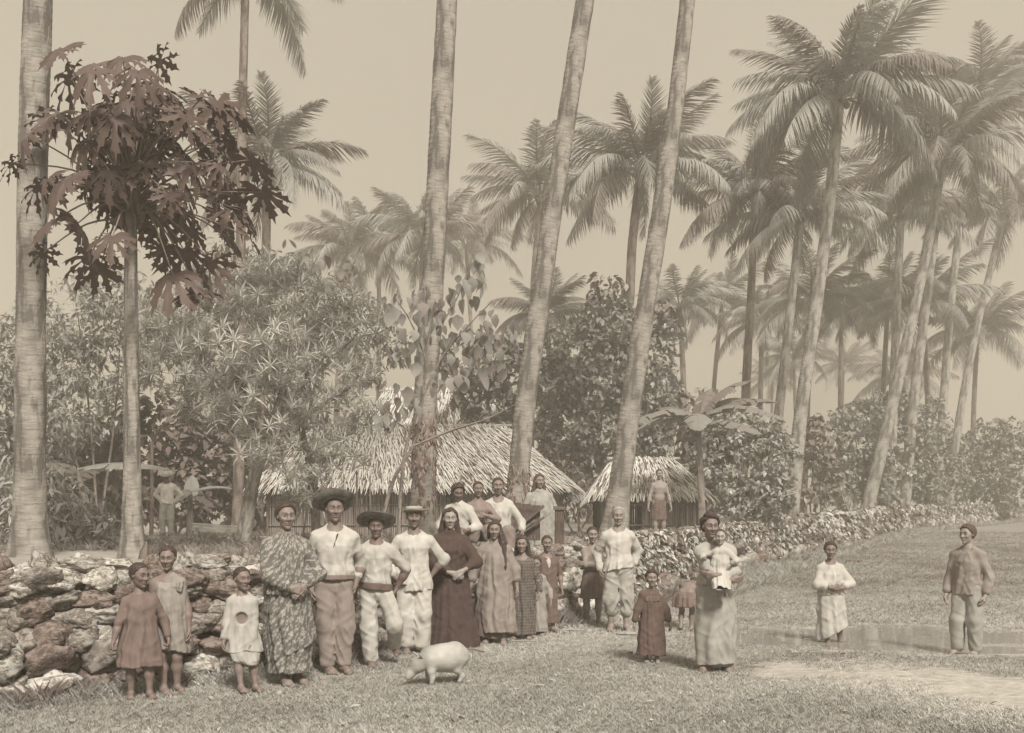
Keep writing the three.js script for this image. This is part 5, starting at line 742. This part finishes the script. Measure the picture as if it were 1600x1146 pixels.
figure('person in a white shirt leaning over the wall, dark hair hiding the face', { px: 719, d: 13.3, y: 1.18, H: 1.5, yaw: -0.35, cell: 0.016, skin: 0.12, hair: { ...up_.frizz, puff: 0.09 }, pose: SIT({ turn: 0.6, pitch: 0.35, lean: [0.05, 0.2] }), wear: [{ name: 'shirt', v: 0.72, tube: [[0.02, 0.12, 0.1, 0, 0, 0.06], [0.14, 0.115, 0.095, 0, 0, 0.05], [0.28, 0.108, 0.085, 0, 0, 0.03], [0.335, 0.1, 0.065, 0, 0, 0.01], [0.365, 0.06, 0.048, 0, 0, 0], [0.38, 0.043, 0.043, 0, 0, 0]], n: 7, sleeve: [0.06, 0.056, 0.05, 1.5] }, { name: 'trousers', v: 0.3, legs: [0.072, 0.066, 0.058, 0.8] }] });
figure('bare-chested person with folded arms and a wrap skirt, before the slab stack', { px: 926, d: depth(977), H: 1.42, yaw: -0.1, bare: true, skin: 0.2, hair: up_.crop, pose: { turn: 0.15, pitch: 0.1, hl: [0.07, 0.655, 0.105], hr: [-0.07, 0.63, 0.115], el: [-1, -0.4, 0.1], er: [1, -0.4, 0.1], hdl: [1, 0.1, -0.2], hdr: [-1, 0.15, -0.15], hnl: [0, 0, -1], hnr: [0, 0, -1], fl: [-0.06, 0.02, -0.2], fr: [0.06, 0.02, 0.3] }, wear: [{ name: 'wrap_skirt', v: 0.24, tube: [[0.27, 0.132, 0.1, 0, 0, 0.06], [0.4, 0.126, 0.098, 0, 0, 0.05], [0.5, 0.108, 0.088, 0, 0, 0.03], [0.555, 0.094, 0.08, 0, 0, 0.01]], n: 7 }] });
figure('grey-haired person in loose white shirt and trousers rolled to the knee', { px: 966, d: depth(986), H: 1.7, yaw: 0.0, skin: 0.2, hair: { puff: 0.015, noise: 0.02, freq: 14, mat: 'grey', line: -0.12, beardName: 'beard', beard: [[[0, -0.18, 0.37], [-0.1, -0.22, 0.32], 0.03, 0.02], [[0, -0.18, 0.37], [0.1, -0.22, 0.32], 0.03, 0.02], [[-0.12, -0.36, 0.22], [0.12, -0.36, 0.22], 0.06, 0.06]] }, pose: { turn: -0.05, pitch: 0.08, hl: [-0.145, 0.5, -0.03], hr: [0.135, 0.52, -0.07], fl: [-0.06, 0.02, -0.25], fr: [0.06, 0.06, 0.2] }, wear: [{ name: 'trousers', v: 0.5, legs: [0.074, 0.07, 0.058, 0.42], seat: 0.088, crease: 0.012 }, { name: 'shirt', v: 0.76, tube: shirt(0.505, { w0: 0.128, w1: 0.122, f: 0.1 }), n: 7, slope: -0.1, sleeve: [[0.062, 0.058, 0.044, 1.9], [0.062, 0.058, 0.05, 1.7]], neck: 0.045 }] });
figure('small person in a dark long-sleeved gown with a frilled collar, alone on the grass', { px: 1018, d: depth(1033), H: 0.97, head: 0.175, yaw: 0.05, cell: 0.011, skin: 0.19, hair: { ...up_.frizz, puff: 0.08, noise: 0.08 }, pose: { turn: -0.05, pitch: 0.02, hl: [-0.2, 0.42, 0.03], hr: [0.2, 0.42, 0.03], el: [-1, 0, -0.3], er: [1, 0, -0.3], fl: [-0.06, 0.0, 0], fr: [0.05, 0.05, 0] }, wear: [{ name: 'gown', v: 0.085, tube: [[0.09, 0.16, 0.115, 0, 0, 0.05], [0.4, 0.14, 0.105, 0, 0, 0.05], [0.62, 0.125, 0.092, 0, 0.005, 0.05], [0.72, 0.11, 0.075, 0, 0, 0.02], [0.75, 0.08, 0.06, 0, 0, 0]], n: 8, sleeve: [0.058, 0.06, 0.045, 1.72] }, { name: 'collar', v: 0.16, tube: [[0.675, 0.11, 0.085, 0, 0.01, 0.14], [0.715, 0.105, 0.08, 0, 0.008, 0.1], [0.755, 0.07, 0.06, 0, 0, 0.04], [0.775, 0.05, 0.05, 0, 0, 0]], n: 12 }] });
figure('person bending forward with back turned, short dark skirt, behind the baby carrier', { px: 1074, d: depth(983), H: 1.12, yaw: Math.PI - 0.45, skin: 0.17, hair: up_.crop, pose: { hip: [0, 0.47, -0.04], lean: [0.1, 1.25], pitch: 0.9, headOff: [0, -0.06, 0.08], hl: [-0.08, 0.3, 0.36], hr: [0.08, 0.28, 0.36], fl: [-0.05, 0.0, -0.1], fr: [0.05, -0.12, 0.1, 0.06, -0.4] }, wear: [{ name: 'skirt', v: 0.2, tube: [[0.30, 0.17, 0.15, 0, -0.01, 0.1], [0.42, 0.155, 0.14, 0, -0.005, 0.08], [0.54, 0.12, 0.11, 0, 0.03, 0.04], [0.58, 0.06, 0.07, 0, 0.05, 0]], n: 9 }, { name: 'shirt', v: 0.24, sleeve: [0.05, 0.048, 0.045, 0.9], tube: [[0.44, 0.11, 0.1, 0, 0.03, 0.03], [0.52, 0.1, 0.13, 0, 0.0, 0.02], [0.6, 0.09, 0.10, 0, 0.0, 0]], n: 6, k: 0.05 }] });
figure('person in pale blouse and light wrapped skirt carrying a baby', { px: 1115, d: depth(1046), H: 1.54, yaw: 0.0, skin: 0.16, hair: up_.frizz, pose: { headOff: [-0.035, 0, 0.01], turn: 0.1, pitch: 0.06, hl: [0.075, 0.60, 0.185], hr: [-0.03, 0.63, 0.19], el: [-1, -0.6, 0.1], er: [1, -0.7, 0.1], hdl: [1, 0.05, -0.1], hdr: [-1, 0, -0.1], hnl: [0, 0.4, -1], hnr: [0, 0.4, -1], fl: [-0.045, 0.02, -0.7], fr: [0.075, 0.01, 0.2], hip: [0.01, 0.5, 0] }, wear: [{ name: 'skirt', v: 0.5, slope: -0.04, tube: [[0.055, 0.122, 0.1, 0.0, 0.005, 0.09], [0.2, 0.13, 0.106, 0.0, 0.005, 0.08], [0.4, 0.132, 0.105, 0, 0, 0.07], [0.53, 0.118, 0.096, 0, 0, 0.05], [0.6, 0.098, 0.08, 0, 0, 0.02]], n: 6 }, { name: 'underskirt', v: 0.46, tube: [[0.04, 0.1, 0.085, 0.025, -0.01, 0.06], [0.3, 0.1, 0.085, 0.02, 0, 0.05]], n: 5 }, { name: 'blouse', v: 0.6, tube: shirt(0.56, { w0: 0.116, w1: 0.114, f: 0.08 }), n: 8, sleeve: [0.06, 0.062, 0.054, 1.3], neck: 0.042 }] });
figure('baby in pale shirt held on the arm of the person in the wrapped skirt', { px: 1126, d: 9.42, y: 0.96, H: 0.70, head: 0.21, yaw: -0.15, cell: 0.009, skin: 0.27, hair: { puff: 0.012, noise: 0.015, freq: 12, mat: 'brown', line: -0.06 }, pose: SIT({ hip: [0, 0.09, 0.0], fl: [-0.06, 0.05, 0, -0.30], fr: [0.06, 0.08, 0, -0.28], kl: [0, 0, 1], kr: [0, 0, 1], hl: [-0.24, 0.22, 0.1], hr: [0.17, 0.17, 0.14], pitch: 0.1, turn: -0.15 }), wear: [{ name: 'shirt', v: 0.7, tube: [[-0.20, 0.125, 0.10, 0, 0.03, 0.08], [-0.05, 0.13, 0.11, 0, 0.02, 0.08], [0.06, 0.13, 0.11, 0, 0.01, 0.06], [0.15, 0.14, 0.11, 0, 0.01, 0.05], [0.25, 0.118, 0.085, 0, 0, 0.02], [0.29, 0.09, 0.07, 0, 0, 0], [0.32, 0.06, 0.06, 0, 0, 0]], n: 7, sleeve: [0.062, 0.06, 0.055, 1.5] }] });
figure('person in a white gown with uneven hem standing at the puddle edge', { px: 1299, d: depth(1001), H: 1.3, yaw: -0.1, skin: 0.14, hair: { ...up_.crop, puff: 0.05 }, pose: { turn: -0.15, pitch: 0.08, hl: [-0.02, 0.575, 0.14], hr: [0.05, 0.57, 0.13], hdl: [1, 0, 0.1], hdr: [-1, 0, 0.1], hnl: [0, 0, -1], hnr: [0, 0, -1], el: [-1, -0.4, -0.2], er: [1, -0.4, -0.2], fl: [-0.04, 0.03, -0.1], fr: [0.09, -0.02, 0.4], hip: [-0.01, 0.475, 0] }, wear: [{ name: 'skirt', v: 0.66, slope: -0.42, tube: [[0.12, 0.152, 0.115, 0.0, 0, 0.08], [0.3, 0.14, 0.108, 0, 0, 0.07], [0.5, 0.125, 0.098, 0, 0, 0.05], [0.58, 0.108, 0.088, 0, 0, 0.03]], n: 7 }, { name: 'blouse', v: 0.7, tube: [[0.5, 0.128, 0.104, 0, 0, 0.06], [0.6, 0.122, 0.096, 0, 0.01, 0.05], [0.7, 0.112, 0.084, 0, 0.01, 0.03], [0.765, 0.1, 0.066, 0, 0, 0.01], [0.79, 0.06, 0.048, 0, 0, 0], [0.81, 0.045, 0.045, 0, 0, 0]], n: 8, sleeve: [0.06, 0.066, 0.06, 1.45], neck: 0.045 }] });
figure('person in grey jacket and pale trousers at the right edge, arms down', { px: 1513, d: depth(1020), H: 1.46, yaw: -0.85, build: 0.85, skin: 0.22, hair: { ...up_.crop, mat: 'brown', line: 0.02, puff: 0.05 }, pose: { turn: -0.25, hl: [-0.145, 0.47, 0.05], hr: [0.14, 0.47, 0.02], fl: [-0.06, 0.05, -0.3], fr: [0.06, 0.0, 0.0] }, wear: [{ name: 'trousers', v: 0.5, legs: [0.075, 0.066, 0.06, 0.9], seat: 0.085 }, { name: 'jacket', v: 0.38, tube: shirt(0.47, { w0: 0.112 }), n: 6, sleeve: [0.056, 0.052, 0.045, 1.75], neck: 0.04, vee: 1.6 }] });
figure('person in white shirt and pale hat with bowed head standing in the yard', { px: 261, d: 25, H: 1.66, yaw: 0.1, cell: 0.022, skin: 0.12, hair: up_.crop, hat: { brim: 0.66, tip: 0.1, curl: 0.02, tall: 0.3, mat: strawPale, wave: 0.02 }, pose: { pitch: 0.45, headOff: [0, -0.015, 0.03], hl: [-0.10, 0.53, -0.08], hr: [0.1, 0.53, -0.08], el: [-1, 0, -0.5], er: [1, 0, -0.5] }, wear: [{ name: 'trousers', v: 0.55, legs: [0.07, 0.06, 0.05, 0.95] }, { name: 'shirt', v: 1.0, tube: shirt(0.5), n: 6, sleeve: [0.06, 0.058, 0.05, 1.8], neck: 0.04 }] });
figure('bare-chested person standing with arms down before the small hut', { px: 1030, d: 24.6, H: 1.7, yaw: 0.05, cell: 0.02, bare: true, skin: 0.22, hair: up_.crop, pose: { hl: [-0.17, 0.46, 0.03], hr: [0.17, 0.46, 0.03], el: [-1, 0, -0.5], er: [1, 0, -0.5] }, wear: [{ name: 'wrap_skirt', v: 0.16, tube: [[0.25, 0.12, 0.09, 0, 0, 0.05], [0.45, 0.11, 0.09, 0, 0, 0.05], [0.56, 0.088, 0.076, 0, 0, 0.02]], n: 7 }] });
// ------------------------------------------------------------------ the pig
{
  const d = 8.62, x = (692 - CX) * d / F, g = thing('pig', 'small pale pig with lowered head rooting on the grass before the row', 'pig', null, [x, height(x, d), -d], 0.42);
  // it stands along x with its head towards -x, a little turned away
  const P = (a, b, c) => V(a, b, c), F1 = [cone(P(-0.10, 0.245, 0), P(0.11, 0.255, 0), 0.108, 0.118), cone(P(-0.02, 0.225, 0), P(0.06, 0.22, 0), 0.118, 0.122), cone(P(0.11, 0.25, 0), P(0.155, 0.23, 0), 0.11, 0.09), cone(P(-0.13, 0.235, 0), P(-0.22, 0.18, -0.03), 0.085, 0.066), cone(P(-0.22, 0.18, -0.03), P(-0.285, 0.10, -0.06), 0.062, 0.036), cone(P(-0.285, 0.10, -0.06), P(-0.305, 0.075, -0.068), 0.034, 0.031)], k = [];
  for (const [lx, lz, kx] of [[-0.13, 0.06, 0.012], [-0.11, -0.06, -0.01], [0.13, 0.062, 0.025], [0.155, -0.06, 0.03]]) { const hind = lx > 0; k.push(cone(P(lx, 0.22, lz * 0.9), P(lx + (hind ? -0.015 : 0), 0.125, lz), hind ? 0.062 : 0.048, 0.03), cone(P(lx + (hind ? -0.015 : 0), 0.125, lz), P(lx + kx + (hind ? 0.01 : 0), 0.07, lz), 0.028, 0.018), cone(P(lx + kx + (hind ? 0.01 : 0), 0.07, lz), P(lx + (hind ? 0.0 : 0), 0.016, lz), 0.018, 0.018)); }
  const f0 = blend(F1.concat(k), 0.035), f = (X, Y, Z) => Math.max(f0(X, Y, Z) + 0.004 * fbm(X * 20, Y * 20, Z * 20, 2), -Y), c = tone(0.33);
  mesh('body', polygonize(f, [-0.36, -0.02, -0.17], [0.28, 0.40, 0.17], 0.008, { color: (X, Y, Z) => { const q = 1 + 0.5 * fbm(X * 9, Y * 9, Z * 9, 3), m = (Y < 0.03 ? 0.45 : 1) * q; return [c.r * m, c.g * m, c.b * m]; } }), M({ vertexColors: true, roughness: 0.8 }), g);
  for (const s of [-1, 1]) { const e = mesh('ear', polygonize((X, Y, Z) => Math.max(cone(V(0, 0, 0), V(-0.05, 0.05, s * 0.035), 0.028, 0.008)(X, Y, Z), Math.abs(X * 0.7 + Y * 0.7 + 0.0) - 0.008), [-0.09, -0.04, -0.09], [0.05, 0.1, 0.09], 0.006), M({ color: tone(0.3) }), g); e.position.set(-0.19, 0.235, -0.025 + s * 0.05); }
  mesh('tail', new THREE.TubeGeometry(new THREE.CatmullRomCurve3([V(0.235, 0.25, 0), V(0.265, 0.255, 0.015), V(0.262, 0.225, 0.02), V(0.25, 0.2, 0.0)]), 14, 0.007, 6), M({ color: tone(0.45) }), g);
}
// ------------------------------------------------------------------ gate, poles, paddle, odds and ends
const woodMat = [0.13, 0.2, 0.3, 0.42].map((v) => M({ color: tone(v), map: tbMap, bumpMap: tbBump, bumpScale: 0.012 }));
const beam = (a, b, w, t, m, parent, name) => { const L = a.distanceTo(b), g = new THREE.BoxGeometry(w, L, t, 2, 8, 2), p = g.attributes.position, s = a.x * 7; for (let i = 0; i < p.count; i++) { const y = p.getY(i); p.setX(i, p.getX(i) * (1 + 0.08 * noise(y * 4, s, 1)) + 0.012 * noise(y * 2, s, 5)); p.setZ(i, p.getZ(i) * (1 + 0.1 * noise(y * 4, s, 9))); } g.computeVertexNormals(); const o = mesh(name, g, m, parent); o.position.copy(a).lerp(b, 0.5); o.quaternion.setFromUnitVectors(V(0, 1, 0), b.clone().sub(a).normalize()); return o; };
{
  const g = thing('gate_post', 'squared dark wooden gate post at the end of the stone wall', 'gate post', null, [0.76, 0.2, -15.25]);
  beam(V(0, 0, 0), V(0.0, 1.55, 0), 0.15, 0.14, woodMat[0], g, 'post'); beam(V(0, 1.52, 0), V(0, 1.58, 0), 0.185, 0.17, woodMat[1], g, 'cap');
  const k = thing('gate', 'propped wooden gate with slanting rails beside the post', 'gate', null, [0.3, 0.9, -15.15]);
  for (let i = 0; i < 3; i++) { const a = at(806 + i * 15.5, 845, 15.2).sub(k.position), b = at(806 + i * 15.5, 786 + i * 2, 15.2).sub(k.position); beam(a, b, 0.15, 0.03, woodMat[0], k, 'board'); }
  for (const [x0, y0, x1, y1, z, v, w] of [[786, 842, 850, 791, -0.09, 1, 0.05], [800, 838, 836, 812, -0.10, 2, 0.035], [800, 844, 850, 808, -0.11, 1, 0.03]]) beam(at(x0, y0, 15.2 + z).sub(k.position), at(x1, y1, 15.2 + z).sub(k.position), w, 0.04, woodMat[v], k, 'rail');
  const s = thing('stick', 'thin stick leaning on the slab stack beyond the gate post', 'stick', null, [1.25, 1.05, -16.7]);
  mesh('shaft', limb([V(0.12, 0, 0.1), V(0, 0.25, 0), V(-0.16, 0.62, -0.05)], [0.016, 0.014, 0.01], 6, 4), woodMat[0], s);
  const p = thing('paddle', 'upright wooden paddle with pale blade behind the floral gown', 'paddle', null, [(472 - CX) * 20 / F, height((472 - CX) * 20 / F, 20), -20]);
  const b0 = V(0, 0, 0), b1 = at(486, 745, 20).sub(p.position), bl = new THREE.Shape([[0, 0], [0.055, 0.08], [0.07, 0.25], [0.045, 0.4], [0, 0.46], [-0.045, 0.4], [-0.07, 0.25], [-0.055, 0.08]].map(([x, y]) => new THREE.Vector2(x, y)));
  mesh('shaft', limb([b0, b0.clone().lerp(b1, 0.5), b0.clone().lerp(b1, 0.72)], [0.02, 0.018, 0.018], 7, 3), woodMat[2], p);
  const q = mesh('blade', new THREE.ExtrudeGeometry(bl, { depth: 0.02, bevelSize: 0.008, bevelThickness: 0.008, bevelSegments: 2 }), M({ color: tone(0.66), roughness: 0.8 }), p); q.position.copy(b0.clone().lerp(b1, 0.66)); q.rotation.z = -0.12;
  for (const [label, px, d, y0, r] of [['thin straight pole standing behind the wide-hatted pair', 556, 18, 735, 0.022], ['bare pole behind the yard figure', 236, 27, 690, 0.06], ['slim pole under the roof of the long hut', 577, 26.6, 745, 0.03]]) { const X = (px - CX) * d / F, o = thing('pole', label, 'pole', 'poles in the yard', [X, height(X, d) - 0.05, -d]), T = at(px + 1, y0, d).sub(o.position); mesh('shaft', limb([V(0, 0, 0), T.clone().multiplyScalar(0.5).add(V(0.01, 0, 0)), T], [r, r * 0.9, r * 0.7], 7, 5, 0.1), woodMat[1], o); }
  const bn = thing('low_bench', 'low pale plank bench in the yard by the tree foot', 'bench', null, [(335 - CX) * 24 / F, height((335 - CX) * 24 / F, 24), -24]);
  beam(V(-0.55, 0.26, 0), V(0.6, 0.2, 0.05), 0.07, 0.2, woodMat[3], bn, 'plank').rotateY(1.57); for (const x of [-0.42, 0.45]) beam(V(x, 0, 0), V(x, 0.24, 0), 0.07, 0.14, woodMat[2], bn, 'leg');
  const st = thing('stump', 'short pointed stump behind the papaya trunk foot', 'stump', null, [(222 - CX) * 12 / F, height((222 - CX) * 12 / F, 12) - 0.02, -12]); mesh('trunk', limb([V(0, 0, 0), V(0.02, 0.1, 0), V(0.05, 0.24, 0)], [0.05, 0.05, 0.015], 7, 3, 0.2), woodMat[1], st);
  // withered frond against the wall
  const fr = thing('fallen_frond', 'withered pale palm frond hanging over the wall by the leaning palm', 'palm frond', null, [at(1368, 818, 42).x, 1.25, -41.5]);
  const f = mesh('frond', FRONDS[3], leafMat(0.6, 0.1), fr); f.scale.setScalar(3.0); f.rotation.set(0.2, 0.2, 2.55);
  // rags at the grey-haired one's feet
  const rg = thing('rag_bundle', 'crumpled pale rag at the bare feet of the grey-haired person', 'rag', null, [at(978, 986, 12.95).x, 0, -12.9]);
  mesh('cloth', polygonize((x, y, z) => Math.max(Math.hypot(x / 1.6, y * 2.2, z) - 0.085 + 0.035 * fbm(x * 18, y * 18, z * 18, 3), 0.004 - y), [-0.2, -0.01, -0.14], [0.2, 0.08, 0.14], 0.008), cloth(0.5), rg);
  // sticks, pale leaves and stones lying about
  const R = rng(44);
  for (const [px, py, L, a, v, label] of [[812, 1004, 0.42, 0.15, 2, 'dark stick at the feet of the grey gown'], [885, 966, 0.5, 0.5, 1, 'bent stick lying below the gate post'], [895, 988, 0.34, 0.05, 3, 'pale split stick on the grass before the slab stack'], [1090, 960, 0.3, 0.0, 3, 'pale twig behind the wrapped skirt'], [738, 1022, 0.3, 2.8, 1, 'twig beside the black gown hem']]) { const d = depth(py), X = (px - CX) * d / F, o = thing('lying_stick', label, 'stick', 'sticks on the grass', [X, height(X, d) + 0.02, -d], a); mesh('shaft', limb([V(-L / 2, 0, 0), V(0, 0.02, 0.03), V(L / 2, 0.005, 0)], [0.009, 0.011, 0.006], 6, 4, 0.2), woodMat[v], o); }
  const leaf = bladeLeaf(0.2, 0.2, 0.15), lt = [[], []]; for (let i = 0; i < 420; i++) { const d = 6.5 + 22 * R() * R(), x = (R() * 2 - 1) * d * 0.6; if (wallSide(x, d) > -0.3 || puddle(x, d) > 0.3) continue; lt[0].push(mat4(V(x, height(x, d) + 0.03, -d), (R() - 0.5) * 0.7, R() * 6.28, (R() - 0.5) * 0.6, 0.035 + R() * R() * 0.09)); lt[1].push(tone(0.16 + R() * 0.32)); }
  const lg = new THREE.Group(); lg.name = 'litter'; scene.add(lg); tag(lg, 'dead leaves scattered over the grassy lane', 'leaf litter', null, 'stuff'); instanced('dead_leaves', leaf, M({}), lt[0], lt[1], lg);
  for (const [px, py, s, label] of [[1190, 945, 0.06, 'small dark stone on the grass before the overgrown wall'], [1330, 852, 0.12, 'dark stone on the grassy bank by the far wall'], [1342, 893, 0.14, 'low dark stone in the middle of the grassy bank'], [1222, 1068, 0.07, 'pale flat stone in the foreground grass'], [1240, 1020, 0.07, 'pale stone beside the puddle edge']]) { const d = py < 900 ? 30 : depth(py), X = (px - CX) * d / F, o = thing('loose_stone', label, 'stone', 'loose stones on the lane', [X, height(X, d) + s * 0.15, -d]); placeStone(o, SMALL[Math.floor(R() * 6)], stoneMat[label.includes('pale') ? 3 : 0], V(0, 0, 0), [0, R() * 6, 0], V(s * 1.4, s * 0.5, s)); }
}
renderer.render(scene, camera);
